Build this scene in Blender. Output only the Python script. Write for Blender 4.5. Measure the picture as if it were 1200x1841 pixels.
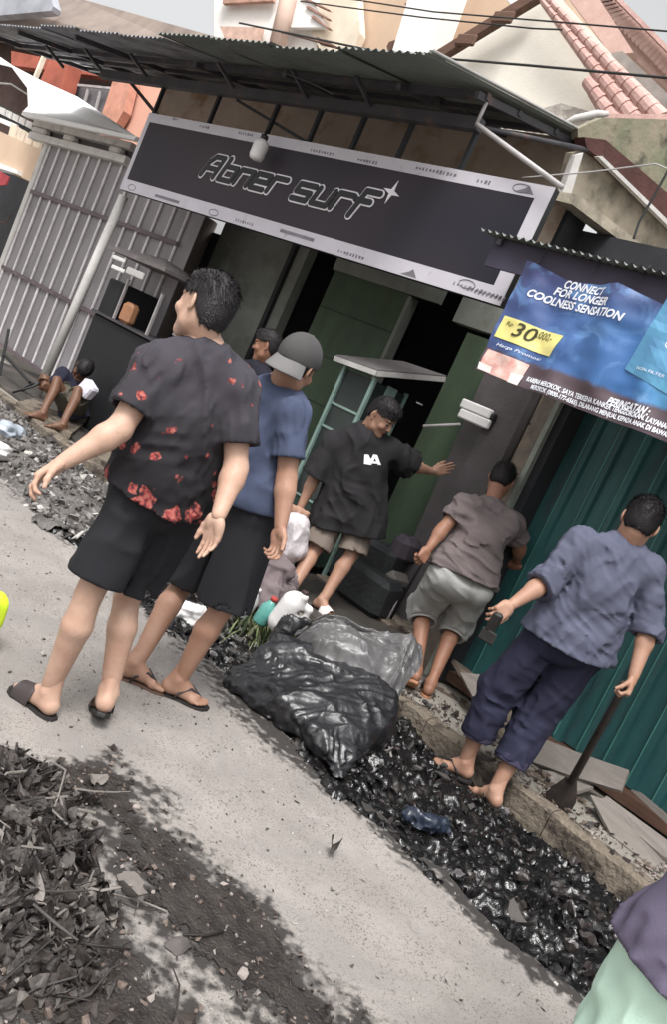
import bpy, math, random
import numpy as np
from mathutils import Vector, Matrix
random.seed(7); rng = np.random.default_rng(7)
for o in list(bpy.data.objects): bpy.data.objects.remove(o)
SC = bpy.context.scene; COL = SC.collection

# ---------------------------------------------------------------- camera, sky, sun, exposure
FPX = 1500.0; YAW, PITCH, ROLL = [math.radians(a) for a in (-39.8, -7.85, 24.6)]; CH = 1.55
def cam_rows():
    cy, sy = math.cos(YAW), math.sin(YAW)
    f = np.array([sy*math.cos(PITCH), cy*math.cos(PITCH), math.sin(PITCH)])
    r = np.array([cy, -sy, 0.0]); u = np.cross(r, f)
    c, s = math.cos(ROLL), math.sin(ROLL)
    return np.array([c*r+s*u, -s*r+c*u, f])
CM = cam_rows(); CP = np.array([0, 0, CH])
cam_d = bpy.data.cameras.new('camera'); cam = bpy.data.objects.new('camera', cam_d); COL.objects.link(cam)
cam_d.sensor_fit = 'HORIZONTAL'; cam_d.sensor_width = 36; cam_d.lens = 36*FPX/1200
cam_d.clip_start = 0.05; cam_d.clip_end = 2000
mw = Matrix.Identity(4)
for i in range(3):
    mw[i][0] = CM[0][i]; mw[i][1] = CM[1][i]; mw[i][2] = -CM[2][i]; mw[i][3] = CP[i]
cam.matrix_world = mw
SC.camera = cam
SUN_EL, SUN_AZ = math.radians(62), math.radians(148)     # azimuth clockwise from +Y
w = bpy.data.worlds.new('World'); SC.world = w; w.use_nodes = True
nt = w.node_tree; nt.nodes.clear()
sky = nt.nodes.new('ShaderNodeTexSky'); sky.sky_type = 'NISHITA'; sky.sun_disc = False
sky.sun_elevation = SUN_EL; sky.sun_rotation = SUN_AZ; sky.dust_density = 6; sky.air_density = 1.3; sky.ozone_density = 1
hs = nt.nodes.new('ShaderNodeHueSaturation'); hs.inputs['Saturation'].default_value = 0.04
bg = nt.nodes.new('ShaderNodeBackground'); bg.inputs['Strength'].default_value = 0.15
wo = nt.nodes.new('ShaderNodeOutputWorld')
nt.links.new(sky.outputs[0], hs.inputs['Color']); nt.links.new(hs.outputs[0], bg.inputs[0]); nt.links.new(bg.outputs[0], wo.inputs[0])
sd = bpy.data.lights.new('sun', 'SUN'); sd.energy = 1.5; sd.angle = math.radians(18); sd.color = (1, .97, .93)
sun = bpy.data.objects.new('sun', sd); COL.objects.link(sun)
sdir = Vector((math.sin(SUN_AZ)*math.cos(SUN_EL), math.cos(SUN_AZ)*math.cos(SUN_EL), math.sin(SUN_EL)))
sun.rotation_euler = sdir.to_track_quat('Z', 'Y').to_euler(); sun.location = (0, 0, 30)
SC.view_settings.view_transform = 'Standard'; SC.view_settings.look = 'None'
SC.view_settings.gamma = 1; SC.view_settings.use_curve_mapping = False
SC.view_settings.exposure = 0.66
SC.render.engine = 'CYCLES'

# ---------------------------------------------------------------- where a sight line meets a plane of the place
A = lambda *v: np.array(v, float)
def ray(x, y): return CM.T @ A((x-600)/FPX, (920.5-y)/FPX, 1.0)
def atZ(x, y, z=0.0): d = ray(x, y); return CP+d*((z-CH)/d[2])
def atY(x, y, Y): d = ray(x, y); return CP+d*(Y/d[1])
def atX(x, y, X): d = ray(x, y); return CP+d*(X/d[0])
RR = A(math.cos(YAW), -math.sin(YAW), 0); FF = A(math.sin(YAW), math.cos(YAW), 0); UP = A(0, 0, 1)
def atH(x, y, H): d = ray(x, y); return CP+d*(H/(d@FF))
def unit(v): v = np.asarray(v, float); return v/max(np.linalg.norm(v), 1e-9)

# ---------------------------------------------------------------- noise in numpy
_L = rng.random((32, 32, 32)).astype(np.float32)
def vnoise(p):
    p = np.asarray(p, np.float32); i = np.floor(p).astype(np.int64); f = p-i; f = f*f*(3-2*f)
    i0 = i & 31; i1 = (i+1) & 31
    x0, y0, z0 = i0[..., 0], i0[..., 1], i0[..., 2]; x1, y1, z1 = i1[..., 0], i1[..., 1], i1[..., 2]
    fx, fy, fz = f[..., 0], f[..., 1], f[..., 2]
    a = _L[x0, y0, z0]*(1-fx)+_L[x1, y0, z0]*fx; b = _L[x0, y1, z0]*(1-fx)+_L[x1, y1, z0]*fx
    c = _L[x0, y0, z1]*(1-fx)+_L[x1, y0, z1]*fx; d = _L[x0, y1, z1]*(1-fx)+_L[x1, y1, z1]*fx
    return ((a*(1-fy)+b*fy)*(1-fz)+(c*(1-fy)+d*fy)*fz)*2-1
def fbm(p, o=4):
    p = np.asarray(p, np.float32); s = 0; a = 1; t = 0
    for k in range(o):
        s = s+a*vnoise(p+k*17.3); t += a; a *= .5; p = p*2.03
    return s/t

# ---------------------------------------------------------------- objects
def tag(o, label=None, cat=None, group=None, kind=None):
    if label: o['label'] = label
    if cat: o['category'] = cat
    if group: o['group'] = group
    if kind: o['kind'] = kind
    return o
ORG = {}
def thing(name, label, cat, loc=(0, 0, 0), group=None, rotz=0):
    o = bpy.data.objects.new(name, None); COL.objects.link(o); o.location = Vector([float(c) for c in loc]); o.rotation_euler = (0, 0, rotz)
    o.empty_display_size = .1; ORG[o.name] = A(*loc)
    return tag(o, label, cat, group)
def mesh_obj(name, V, Fc, mat, parent=None, smooth=False, mi=None, org=None):
    V = np.asarray(V, float)
    base = A(0, 0, 0)
    if parent is not None: base = ORG[parent.name]
    elif org is not None: base = A(*org)
    me = bpy.data.meshes.new(name); me.from_pydata((V-base).tolist(), [], [list(map(int, f)) for f in Fc] if not isinstance(Fc, np.ndarray) else Fc.tolist())
    for m in (mat if isinstance(mat, (list, tuple)) else [mat]): me.materials.append(m)
    if mi is not None: me.polygons.foreach_set('material_index', np.asarray(mi, np.int32))
    if smooth: me.polygons.foreach_set('use_smooth', np.ones(len(me.polygons), bool))
    me.update()
    o = bpy.data.objects.new(name, me); COL.objects.link(o)
    if parent is not None: o.parent = parent; ORG[o.name] = base
    else: o.location = Vector(base.tolist()); ORG[o.name] = base
    return o
def stuff(o): o['kind'] = 'stuff'; return o
def structure(o): o['kind'] = 'structure'; return o
class MB:
    def __init__(s): s.v = []; s.f = []; s.m = []; s.mi = 0
    def add(s, V, Fc):
        b = len(s.v); s.v += [tuple(map(float, v)) for v in V]; s.f += [tuple(b+i for i in f) for f in Fc]; s.m += [s.mi]*len(Fc)
        return s
    def box(s, c, d, R=None, bev=0.0):
        c = A(*c); d = A(*d)/2
        R = np.eye(3) if R is None else R          # rows = axes
        if bev > 0:
            b = min(bev, d.min()*.8); V = []; 
            for sx in (-1, 1):
                for sy in (-1, 1):
                    for sz in (-1, 1):
                        for ax in range(3):
                            q = A(sx*d[0], sy*d[1], sz*d[2])
                            for a2 in range(3):
                                if a2 != ax: q[a2] -= np.sign(q[a2])*b
                            V.append(c+q@R)
            def idx(sx, sy, sz, ax): return ((sx*4+sy*2+sz)*3+ax)
            Fs = []
            for ax in range(3):
                o1, o2 = [a for a in range(3) if a != ax]
                for sg in (0, 1):
                    q = []
                    for (a, b2) in ((0, 0), (1, 0), (1, 1), (0, 1)):
                        t = [0, 0, 0]; t[ax] = sg; t[o1] = a; t[o2] = b2; q.append(idx(*t, ax))
                    Fs.append(q)
            for ax in range(3):                      # edges along ax
                o1, o2 = [a for a in range(3) if a != ax]
                for a in (0, 1):
                    for b2 in (0, 1):
                        t0 = [0, 0, 0]; t0[o1] = a; t0[o2] = b2; t1 = list(t0); t1[ax] = 1
                        Fs.append([idx(*t0, o1), idx(*t1, o1), idx(*t1, o2), idx(*t0, o2)])
            for k in range(8): Fs.append([k*3, k*3+1, k*3+2])
            return s.add(V, Fs)
        V = [c+A(x*d[0], y*d[1], z*d[2])@R for x in (-1, 1) for y in (-1, 1) for z in (-1, 1)]
        return s.add(V, [(0, 1, 3, 2), (4, 6, 7, 5), (0, 4, 5, 1), (2, 3, 7, 6), (0, 2, 6, 4), (1, 5, 7, 3)])
    def span(s, a, b): a = A(*a); b = A(*b); return s.box((a+b)/2, np.abs(b-a))
    def bar(s, a, b, w, h, up=(0, 0, 1), bev=0.0):
        a = A(*a); b = A(*b); x = unit(b-a); up = (0, 1, 0) if abs(x@A(*up)) > .985 else up; y = unit(np.cross(up, x)); z = np.cross(x, y)
        return s.box((a+b)/2, (np.linalg.norm(b-a), w, h), np.array([x, y, z]), bev)
    def tube(s, pts, r, n=8, cap=True):
        P = [A(*p) for p in pts]; m = len(P); rs = r if isinstance(r, (list, tuple, np.ndarray)) else [r]*m
        V = []; 
        t0 = unit(P[1]-P[0]); ref = A(0, 0, 1) if abs(t0[2]) < .9 else A(1, 0, 0); nx = unit(np.cross(ref, t0))
        for i in range(m):
            t = unit(P[min(i+1, m-1)]-P[max(i-1, 0)]); nx = unit(nx-t*(nx@t)); ny = np.cross(t, nx)
            for k in range(n):
                a = 2*math.pi*k/n; V.append(P[i]+rs[i]*(math.cos(a)*nx+math.sin(a)*ny))
        Fs = [(i*n+k, i*n+(k+1) % n, (i+1)*n+(k+1) % n, (i+1)*n+k) for i in range(m-1) for k in range(n)]
        if cap: Fs += [tuple(range(n))[::-1], tuple((m-1)*n+k for k in range(n))]
        return s.add(V, Fs)
    def prism(s, pts, off):
        """polygon (list of 3D points) extruded by vector off"""
        P = [A(*p) for p in pts]; n = len(P); off = A(*off)
        V = P+[p+off for p in P]
        return s.add(V, [tuple(range(n)), tuple(range(2*n-1, n-1, -1))]+[(i, i+n, (i+1) % n+n, (i+1) % n) for i in range(n)])
    def disc_lathe(s, c, prof, n=16, axis=(0, 0, 1)):
        z = unit(A(*axis)); x = unit(np.cross(z, A(1, 0, 0) if abs(z[0]) < .9 else A(0, 1, 0))); y = np.cross(z, x); c = A(*c)
        V = [c+z*h+r*(math.cos(2*math.pi*k/n)*x+math.sin(2*math.pi*k/n)*y) for (r, h) in prof for k in range(n)]
        m = len(prof)
        Fs = [(i*n+k, i*n+(k+1) % n, (i+1)*n+(k+1) % n, (i+1)*n+k) for i in range(m-1) for k in range(n)]
        Fs += [tuple(range(n))[::-1], tuple((m-1)*n+k for k in range(n))]
        return s.add(V, Fs)
    def build(s, name, mat, parent=None, smooth=False, org=None):
        return mesh_obj(name, s.v, s.f, mat, parent, smooth, s.m if isinstance(mat, (list, tuple)) else None, org)
def px_poly(pts, Y): return [atY(x, y, Y) for x, y in pts]
def slab_px(name, pts, Y, thick, mat, parent=None, **k):
    return MB().prism(px_poly(pts, Y), (0, thick, 0)).build(name, mat, parent, **k)

# ---------------------------------------------------------------- materials
def mat(name, c, rough=.7, var=.25, sc=4.0, c2=None, bump=.15, bsc=30.0, spec=.4, metal=0.0, stretch=(1, 1, 1), dirt=None, dsc=1.5, dthr=(.5, .7), sss=0, rvar=0.0, detail=6):
    m = bpy.data.materials.new(name); m.use_nodes = True; t = m.node_tree; N = t.nodes; L = t.links
    b = N['Principled BSDF']; b.inputs['Roughness'].default_value = rough; b.inputs['Metallic'].default_value = metal
    b.inputs['Specular IOR Level'].default_value = spec
    tc = N.new('ShaderNodeTexCoord'); mp = N.new('ShaderNodeMapping'); mp.inputs['Scale'].default_value = stretch
    L.new(tc.outputs['Object'], mp.inputs[0])
    n1 = N.new('ShaderNodeTexNoise'); n1.inputs['Scale'].default_value = sc; n1.inputs['Detail'].default_value = detail; n1.inputs['Roughness'].default_value = .6
    L.new(mp.outputs[0], n1.inputs['Vector'])
    r = N.new('ShaderNodeValToRGB'); r.color_ramp.elements[0].position = .3; r.color_ramp.elements[1].position = .7
    ca = c2 if c2 else tuple(x*(1-var) for x in c); cb = c if c2 else tuple(min(1, x*(1+var)) for x in c)
    r.color_ramp.elements[0].color = (*ca, 1); r.color_ramp.elements[1].color = (*cb, 1)
    L.new(n1.outputs['Fac'], r.inputs[0]); out = r.outputs[0]
    if dirt:
        n2 = N.new('ShaderNodeTexNoise'); n2.inputs['Scale'].default_value = dsc; n2.inputs['Detail'].default_value = 8; n2.inputs['Roughness'].default_value = .65
        L.new(mp.outputs[0], n2.inputs['Vector'])
        mr = N.new('ShaderNodeMapRange'); mr.inputs['From Min'].default_value = dthr[0]; mr.inputs['From Max'].default_value = dthr[1]
        L.new(n2.outputs['Fac'], mr.inputs['Value'])
        mx = N.new('ShaderNodeMixRGB'); mx.inputs[2].default_value = (*dirt, 1); L.new(mr.outputs[0], mx.inputs[0]); L.new(out, mx.inputs[1]); out = mx.outputs[0]
    L.new(out, b.inputs['Base Color'])
    if rvar:
        mr2 = N.new('ShaderNodeMapRange'); mr2.inputs['From Min'].default_value = .35; mr2.inputs['From Max'].default_value = .65
        mr2.inputs['To Min'].default_value = max(.03, rough-rvar); mr2.inputs['To Max'].default_value = rough+rvar
        L.new(n1.outputs['Fac'], mr2.inputs['Value']); L.new(mr2.outputs[0], b.inputs['Roughness'])
    if bump:
        n3 = N.new('ShaderNodeTexNoise'); n3.inputs['Scale'].default_value = bsc; n3.inputs['Detail'].default_value = 5
        L.new(mp.outputs[0], n3.inputs['Vector'])
        bp = N.new('ShaderNodeBump'); bp.inputs['Strength'].default_value = bump; bp.inputs['Distance'].default_value = .02
        L.new(n3.outputs['Fac'], bp.inputs['Height']); L.new(bp.outputs[0], b.inputs['Normal'])
    if sss: b.inputs['Subsurface Weight'].default_value = sss; b.inputs['Subsurface Radius'].default_value = (.02, .008, .004)
    m.diffuse_color = (*c, 1)
    return m

def fold_h(V, spec):
    """cloth folds: (centre or None, axis along the crease, wavelength m, height m, seed, reach)"""
    o = np.zeros(len(V))
    for (c, ax, wl, h, seed, reach) in spec:
        ax = unit(ax); ref = A(0, 0, 1) if abs(ax[2]) < .8 else A(1, 0, 0); e1 = unit(np.cross(ax, ref)); e2 = np.cross(ax, e1)
        P = np.stack([V@ax/(wl*8), V@e1/wl, V@e2/wl], 1); warp = vnoise(V/(.20)+seed)*.8
        P = P+warp[:, None]*A(0, 1, 1); n_ = vnoise(P+seed*3.1); rdg = (1-np.abs(n_)*2.0)
        rdg = np.sign(rdg)*np.abs(rdg)**1.2
        wgt = 1.0 if c is None else np.exp(-(np.linalg.norm(V-c, axis=1)/reach)**2)
        o += h*rdg*wgt
    return o
# ---------------------------------------------------------------- signed distance grids -> smooth closed skins
class Field:
    def __init__(s, lo, hi, h):
        s.lo = A(*lo); s.h = h; s.n = np.ceil((A(*hi)-s.lo)/h).astype(int)+1
        s.a = np.full(s.n, 9.0, np.float32)
        s.ax = [(s.lo[i]+h*np.arange(s.n[i])).astype(np.float32) for i in range(3)]
    def sub(s, lo, hi):
        i0 = np.clip(np.floor((lo-s.lo)/s.h).astype(int), 0, s.n); i1 = np.clip(np.ceil((hi-s.lo)/s.h).astype(int)+1, 0, s.n)
        if (i1 <= i0).any(): return None
        sl = tuple(slice(i0[k], i1[k]) for k in range(3))
        return sl, s.ax[0][sl[0]][:, None, None], s.ax[1][sl[1]][None, :, None], s.ax[2][sl[2]][None, None, :]
    def put(s, sl, d, k, sub=False):
        a = s.a[sl]
        if sub: s.a[sl] = np.maximum(a, -d); return
        if k > 0:
            hh = np.clip(.5+.5*(d-a)/k, 0, 1); s.a[sl] = d*(1-hh)+a*hh-k*hh*(1-hh)
        else: s.a[sl] = np.minimum(a, d)
    def cone(s, a, b, ra, rb, k=.03, sub=False):
        a = A(*a); b = A(*b); m = max(ra, rb)+k+3*s.h
        g = s.sub(np.minimum(a, b)-m, np.maximum(a, b)+m)
        if g is None: return s
        sl, X, Y, Z = g; ba = b-a; L2 = max(float(ba@ba), 1e-9)
        px, py, pz = X-a[0], Y-a[1], Z-a[2]
        t = np.clip((px*ba[0]+py*ba[1]+pz*ba[2])/L2, 0, 1)
        d = np.sqrt((px-t*ba[0])**2+(py-t*ba[1])**2+(pz-t*ba[2])**2)-(ra+(rb-ra)*t)
        s.put(sl, d, k, sub); return s
    def ell(s, c, R, rad, k=.02, sub=False):
        c = A(*c); m = max(rad)+k+3*s.h; g = s.sub(c-m, c+m)
        if g is None: return s
        sl, X, Y, Z = g; X = X-c[0]; Y = Y-c[1]; Z = Z-c[2]
        q = [(X*R[i][0]+Y*R[i][1]+Z*R[i][2]) for i in range(3)]
        k0 = np.sqrt(sum((q[i]/rad[i])**2 for i in range(3))); k1 = np.sqrt(sum((q[i]/rad[i]**2)**2 for i in range(3)))+1e-6
        s.put(sl, k0*(k0-1)/k1, k, sub); return s
    def fold(s, spec, band=.035):
        idx = np.argwhere(np.abs(s.a) < band)
        if len(idx) == 0 or not spec: return s
        P = (s.lo+idx*s.h).astype(np.float32); d = fold_h(P, spec)
        s.a[idx[:, 0], idx[:, 1], idx[:, 2]] -= d.astype(np.float32); return s
    def bore(s, a, ax, r, depth, ln=.07):
        """flat-bottomed hole: radius r round axis ax through a, from depth behind a to ln ahead"""
        a = A(*a); ax = unit(ax); m = r+max(depth, ln)+3*s.h; g = s.sub(a-m, a+m)
        if g is None: return s
        sl, X, Y, Z = g; X = X-a[0]; Y = Y-a[1]; Z = Z-a[2]; d = X*ax[0]+Y*ax[1]+Z*ax[2]
        rad = np.sqrt(np.maximum(X*X+Y*Y+Z*Z-d*d, 0)); q = np.maximum(np.maximum(rad-r, -(d+depth)), d-ln)
        s.a[sl] = np.maximum(s.a[sl], -q); return s
    def cut(s, o, n, k=0.0):
        """keep the side where (p-o).n < 0"""
        o = A(*o); n = unit(n)
        d = (s.ax[0][:, None, None]-o[0])*n[0]+(s.ax[1][None, :, None]-o[1])*n[1]+(s.ax[2][None, None, :]-o[2])*n[2]
        if k: hh = np.clip(.5-.5*(s.a-d)/k, 0, 1); s.a = (s.a*(1-hh)+d*hh+k*hh*(1-hh)).astype(np.float32)
        else: s.a = np.maximum(s.a, d).astype(np.float32)
        return s
    def mesh(s):
        a = s.a; S = a < 0
        c = np.zeros(tuple(s.n-1), np.int8)
        for i in (0, 1):
            for j in (0, 1):
                for k in (0, 1): c += S[i:s.n[0]-1+i, j:s.n[1]-1+j, k:s.n[2]-1+k]
        act = (c > 0) & (c < 8); I = np.argwhere(act)
        idm = np.full(act.shape, -1, np.int64); idm[act] = np.arange(len(I))
        off = np.array([(i, j, k) for i in (0, 1) for j in (0, 1) for k in (0, 1)])
        val = np.stack([a[I[:, 0]+o[0], I[:, 1]+o[1], I[:, 2]+o[2]] for o in off], 1)
        P = np.zeros((len(I), 3)); W = np.zeros(len(I))
        for u in range(8):
            for v in range(u+1, 8):
                if np.abs(off[u]-off[v]).sum() != 1: continue
                m = (val[:, u] < 0) != (val[:, v] < 0); t = np.where(m, val[:, u]/(val[:, u]-val[:, v]+1e-12), 0)
                P += np.where(m[:, None], off[u]+t[:, None]*(off[v]-off[u]), 0); W += m
        V = s.lo+(I+P/np.maximum(W, 1)[:, None])*s.h
        Fs = []
        for ax in range(3):
            b, cc = [q for q in range(3) if q != ax]
            lo = [slice(None)]*3; hi = [slice(None)]*3
            lo[ax] = slice(0, -1); hi[ax] = slice(1, None)
            E = S[tuple(lo)] != S[tuple(hi)]
            J = np.argwhere(E); ok = (J[:, b] > 0) & (J[:, cc] > 0) & (J[:, b] < s.n[b]-1) & (J[:, cc] < s.n[cc]-1); J = J[ok]
            flip = S[J[:, 0], J[:, 1], J[:, 2]]
            def g(db, dc):
                K = J.copy(); K[:, b] += db; K[:, cc] += dc; return idm[K[:, 0], K[:, 1], K[:, 2]]
            q = np.stack([g(-1, -1), g(0, -1), g(0, 0), g(-1, 0)], 1)
            if ax == 1: flip = ~flip
            q[~flip] = q[~flip][:, ::-1]
            Fs.append(q)
        Fs = np.concatenate(Fs); Fs = Fs[(Fs >= 0).all(1)]
        return V, Fs
def normals(V, Fc):
    a, b, c, d = [V[Fc[:, i]] for i in range(4)]; n = np.cross(c-a, d-b); N = np.zeros_like(V)
    for i in range(4): np.add.at(N, Fc[:, i], n)
    return N/np.maximum(np.linalg.norm(N, axis=1), 1e-9)[:, None]
def relax(V, Fc, it=1, w=.5):
    for _ in range(it):
        S = np.zeros_like(V); n = np.zeros(len(V))
        for i in range(4):
            for j in (1, 3):
                np.add.at(S, Fc[:, i], V[Fc[:, (i+j) % 4]]); np.add.at(n, Fc[:, i], 1)
        V = V*(1-w)+S/np.maximum(n, 1)[:, None]*w
    return V
def join(parts):
    V = []; Fc = []; b = 0; mi = []
    for k, p in enumerate(parts): V.append(p[0]); Fc.append(p[1]+b); b += len(p[0]); mi.append(np.full(len(p[1]), p[2] if len(p) > 2 else 0))
    return np.concatenate(V), np.concatenate(Fc), np.concatenate(mi)
# ================================================================= materials of the place
M = {}
M['road'] = mat('worn_concrete', (.42, .395, .375), .88, sc=9, c2=(.30, .28, .265), bump=.5, bsc=90, dirt=(.27, .24, .225), dsc=3.2, dthr=(.56, .74), detail=9, stretch=(.6, 1.3, 1))
M['ground'] = mat('packed_earth', (.26, .24, .21), .95, sc=2, bump=.3)
M['mud'] = mat('black_sludge', (.012, .011, .0112), .17, sc=9, c2=(.005, .0048, .005), bump=.7, bsc=20, spec=.5, rvar=.09, dirt=(.045, .038, .034), dsc=6, dthr=(.55, .7))
M['rubble'] = mat('grey_rubble', (.17, .155, .145), .8, sc=11, c2=(.05, .045, .043), bump=.8, bsc=50)
M['soil'] = mat('damp_soil', (.060, .049, .042), .75, sc=14, c2=(.03, .024, .021), bump=.8, bsc=70, rvar=.15)
M['silt'] = mat('wet_silt', (.046, .038, .034), .5, sc=16, c2=(.020, .017, .016), bump=.5, bsc=90, rvar=.2)
M['kerb'] = mat('kerb_concrete', (.27, .225, .175), .9, sc=6, c2=(.14, .115, .09), bump=.8, bsc=40, dirt=(.055, .043, .035), dsc=6, dthr=(.46, .60))
M['dark'] = mat('dark_paint', (.012, .012, .014), .6, bump=.05)
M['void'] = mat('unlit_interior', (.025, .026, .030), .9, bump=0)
M['green'] = mat('green_wall', (.060, .092, .052), .7, sc=2.5, c2=(.036, .058, .036), bump=.1, dirt=(.03, .045, .025), dsc=1.8, dthr=(.45, .75), stretch=(1.5, 1, .5))
M['greywall'] = mat('grey_plaster', (.17, .18, .16), .8, sc=2, bump=.1, dirt=(.10, .10, .085), dsc=1.5)
M['ochre'] = mat('stained_plaster', (.46, .37, .30), .85, sc=3, c2=(.36, .29, .24), bump=.15, dirt=(.26, .16, .09), dsc=2.4, dthr=(.52, .68))
M['beige'] = mat('dirty_beige_plaster', (.44, .385, .30), .85, sc=3, c2=(.28, .245, .20), bump=.4, bsc=14, dirt=(.14, .13, .10), dsc=2.6, dthr=(.48, .66))
M['moss'] = mat('mossy_plaster', (.30, .25, .19), .9, sc=4, c2=(.17, .19, .12), bump=.6, bsc=12, dirt=(.07, .06, .05), dsc=3, dthr=(.5, .62))
M['gable'] = mat('cream_plaster', (.80, .76, .68), .85, sc=2, c2=(.70, .66, .58), bump=.15)
M['stain'] = mat('peeling_plaster', (.50, .46, .41), .9, sc=7, c2=(.26, .22, .21), bump=.6, bsc=20, dirt=(.66, .62, .55), dsc=5, dthr=(.5, .6))
M['white'] = mat('white_paint', (.78, .77, .76), .6, var=.06, bump=.05)
M['whitedirty'] = mat('dirty_white', (.62, .60, .58), .7, sc=5, c2=(.48, .46, .44), bump=.1, dirt=(.3, .27, .25), dsc=4, dthr=(.58, .75))
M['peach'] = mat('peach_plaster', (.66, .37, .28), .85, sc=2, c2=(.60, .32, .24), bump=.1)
M['redwall'] = mat('brick_red_plaster', (.36, .10, .065), .85, sc=2, bump=.1)
M['sand'] = mat('sand_plaster', (.60, .45, .33), .85, sc=1.0, c2=(.50, .36, .26), bump=.1)
M['sand2'] = mat('pale_sand_plaster', (.72, .62, .50), .85, sc=.8, bump=.1)
M['slab'] = mat('taupe_soffit', (.23, .185, .16), .85, sc=1.5, bump=.1)
M['slab2'] = mat('bluegrey_soffit', (.33, .34, .38), .7, sc=1.5, bump=.05)
M['brown'] = mat('old_brown_wood', (.12, .065, .045), .8, sc=6, bump=.3, stretch=(1, 1, 8))
M['dkbrown'] = mat('dark_red_timber', (.075, .03, .025), .8, sc=6, bump=.3)
M['zinc'] = mat('zinc_sheet', (.42, .43, .46), .38, sc=3, c2=(.24, .25, .27), bump=.05, metal=.5, dirt=(.12, .10, .09), dsc=2)
M['zincgreen'] = mat('old_green_sheet', (.20, .22, .20), .6, sc=2, c2=(.14, .155, .145), bump=.05, dirt=(.10, .07, .06), dsc=2.5, dthr=(.55, .75))
M['steel'] = mat('painted_dark_steel', (.05, .048, .055), .5, sc=5, bump=.1, dirt=(.16, .08, .05), dsc=5, dthr=(.58, .7))
M['pipe'] = mat('grey_pipe', (.36, .34, .34), .45, sc=5, bump=.05)
M['wire'] = mat('black_cable', (.02, .02, .02), .6, bump=0)
M['gatesheet'] = mat('grey_gate_sheet', (.32, .30, .315), .5, sc=1.8, c2=(.20, .185, .19), bump=.06, metal=.25, stretch=(1, 1, .4))
M['gaterib'] = mat('light_gate_rib', (.70, .67, .68), .5, bump=.03)
M['gaterail'] = mat('maroon_grey_rail', (.13, .10, .11), .6, bump=.05)
M['teal'] = mat('teal_sheet', (.036, .135, .130), .5, sc=2.2, c2=(.020, .078, .085), bump=.12, bsc=12, dirt=(.035, .05, .06), dsc=2.4, dthr=(.5, .72), stretch=(2.5, 1, .5))
M['tealline'] = mat('teal_edge_highlight', (.07, .22, .19), .5, bump=0)  # lighter teal, a highlight painted along the rib edges
M['stone'] = mat('brown_stone_cladding', (.24, .19, .15), .5, sc=5, c2=(.10, .08, .065), bump=.2, dirt=(.20, .16, .12), dsc=4, dthr=(.55, .7))
M['pillar'] = mat('charcoal_pillar', (.085, .075, .078), .75, sc=3, bump=.15)
M['plank'] = mat('weathered_board', (.24, .215, .195), .85, sc=3, c2=(.17, .15, .135), bump=.25, stretch=(1, 6, 6))
M['tile'] = mat('clay_tile', (.60, .40, .36), .8, sc=8, c2=(.45, .27, .24), bump=.3)
M['tilefar'] = mat('salmon_roof', (.58, .40, .35), .8, sc=5, c2=(.47, .30, .26), bump=.2)
M['iron'] = mat('black_iron', (.015, .015, .016), .5, bump=.1)
M['glass'] = mat('dusty_glass', (.10, .15, .14), .2, bump=0, spec=.6)
M['pale_green'] = mat('pale_green_frame', (.17, .25, .225), .5, bump=.05)

# ================================================================= ground, road, ditch
def grid_mesh(x0, x1, y0, y1, res, hf, keep=None):
    nx = int(round((x1-x0)/res))+1; ny = int(round((y1-y0)/res))+1
    X, Y = np.meshgrid(np.linspace(x0, x1, nx), np.linspace(y0, y1, ny), indexing='ij')
    Z = hf(X, Y); V = np.stack([X, Y, Z], -1).reshape(-1, 3)
    i, j = np.meshgrid(np.arange(nx-1), np.arange(ny-1), indexing='ij'); a = i*ny+j
    Fq = np.stack([a, a+ny, a+ny+1, a+1], -1).reshape(-1, 4)
    if keep is not None:
        k = keep(X, Y, Z).reshape(-1); Fq = Fq[k[Fq].all(1)]
        u, inv = np.unique(Fq, return_inverse=True); V = V[u]; Fq = inv.reshape(-1, 4)
    return V, Fq
def P2(X, Y, s, z=0): return np.stack([X*s, Y*s, np.full_like(X, z)], -1)
g = MB()
XS = [-300, -14, 3, 300]; prof = [(-300, -.004), (2.93, -.004), (2.96, -.38), (4.27, -.38), (4.29, -.004), (300, -.004)]
for i in range(3):
    for j in range(5):
        (ya, za), (yb, zb) = prof[j], prof[j+1]
        g.add([(XS[i], ya, za), (XS[i+1], ya, za), (XS[i+1], yb, zb), (XS[i], yb, zb)], [(0, 1, 2, 3)])
structure(g.build('ground', M['ground']))
def road_edge(X): return 2.985+.05*vnoise(P2(X, X*0, 2.1, 3.))+.03*vnoise(P2(X, X*0, 9., 5.))+.010*vnoise(P2(X, X*0, 40., 7.))
def silt_mask(X, Y):
    # band of wet silt trailing from the heap along the road
    t = np.clip((X+2.2)/1.6, -.4, 1.4)
    yc = 1.78+.12*t; wd = .13-.02*t
    a = wd-np.abs(Y-yc)+.10*fbm(P2(X, Y, 3.2, 21), 3)+.07*fbm(P2(X, Y, 14, 5), 3)+.05*fbm(P2(X, Y, 50, 2), 2)
    b = (.14-np.abs(Y-1.33)-np.clip(X+1.0, 0, 1)*.6+.12*fbm(P2(X, Y, 5, 31), 3)+.07*fbm(P2(X, Y, 19, 15), 3))*np.where(X < -.8, 1, .4)
    return np.maximum(a, b)-1.2*np.clip((-2.08-X+.12*fbm(P2(X, Y, 5, 78), 2))/.5, 0, 1)
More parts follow.
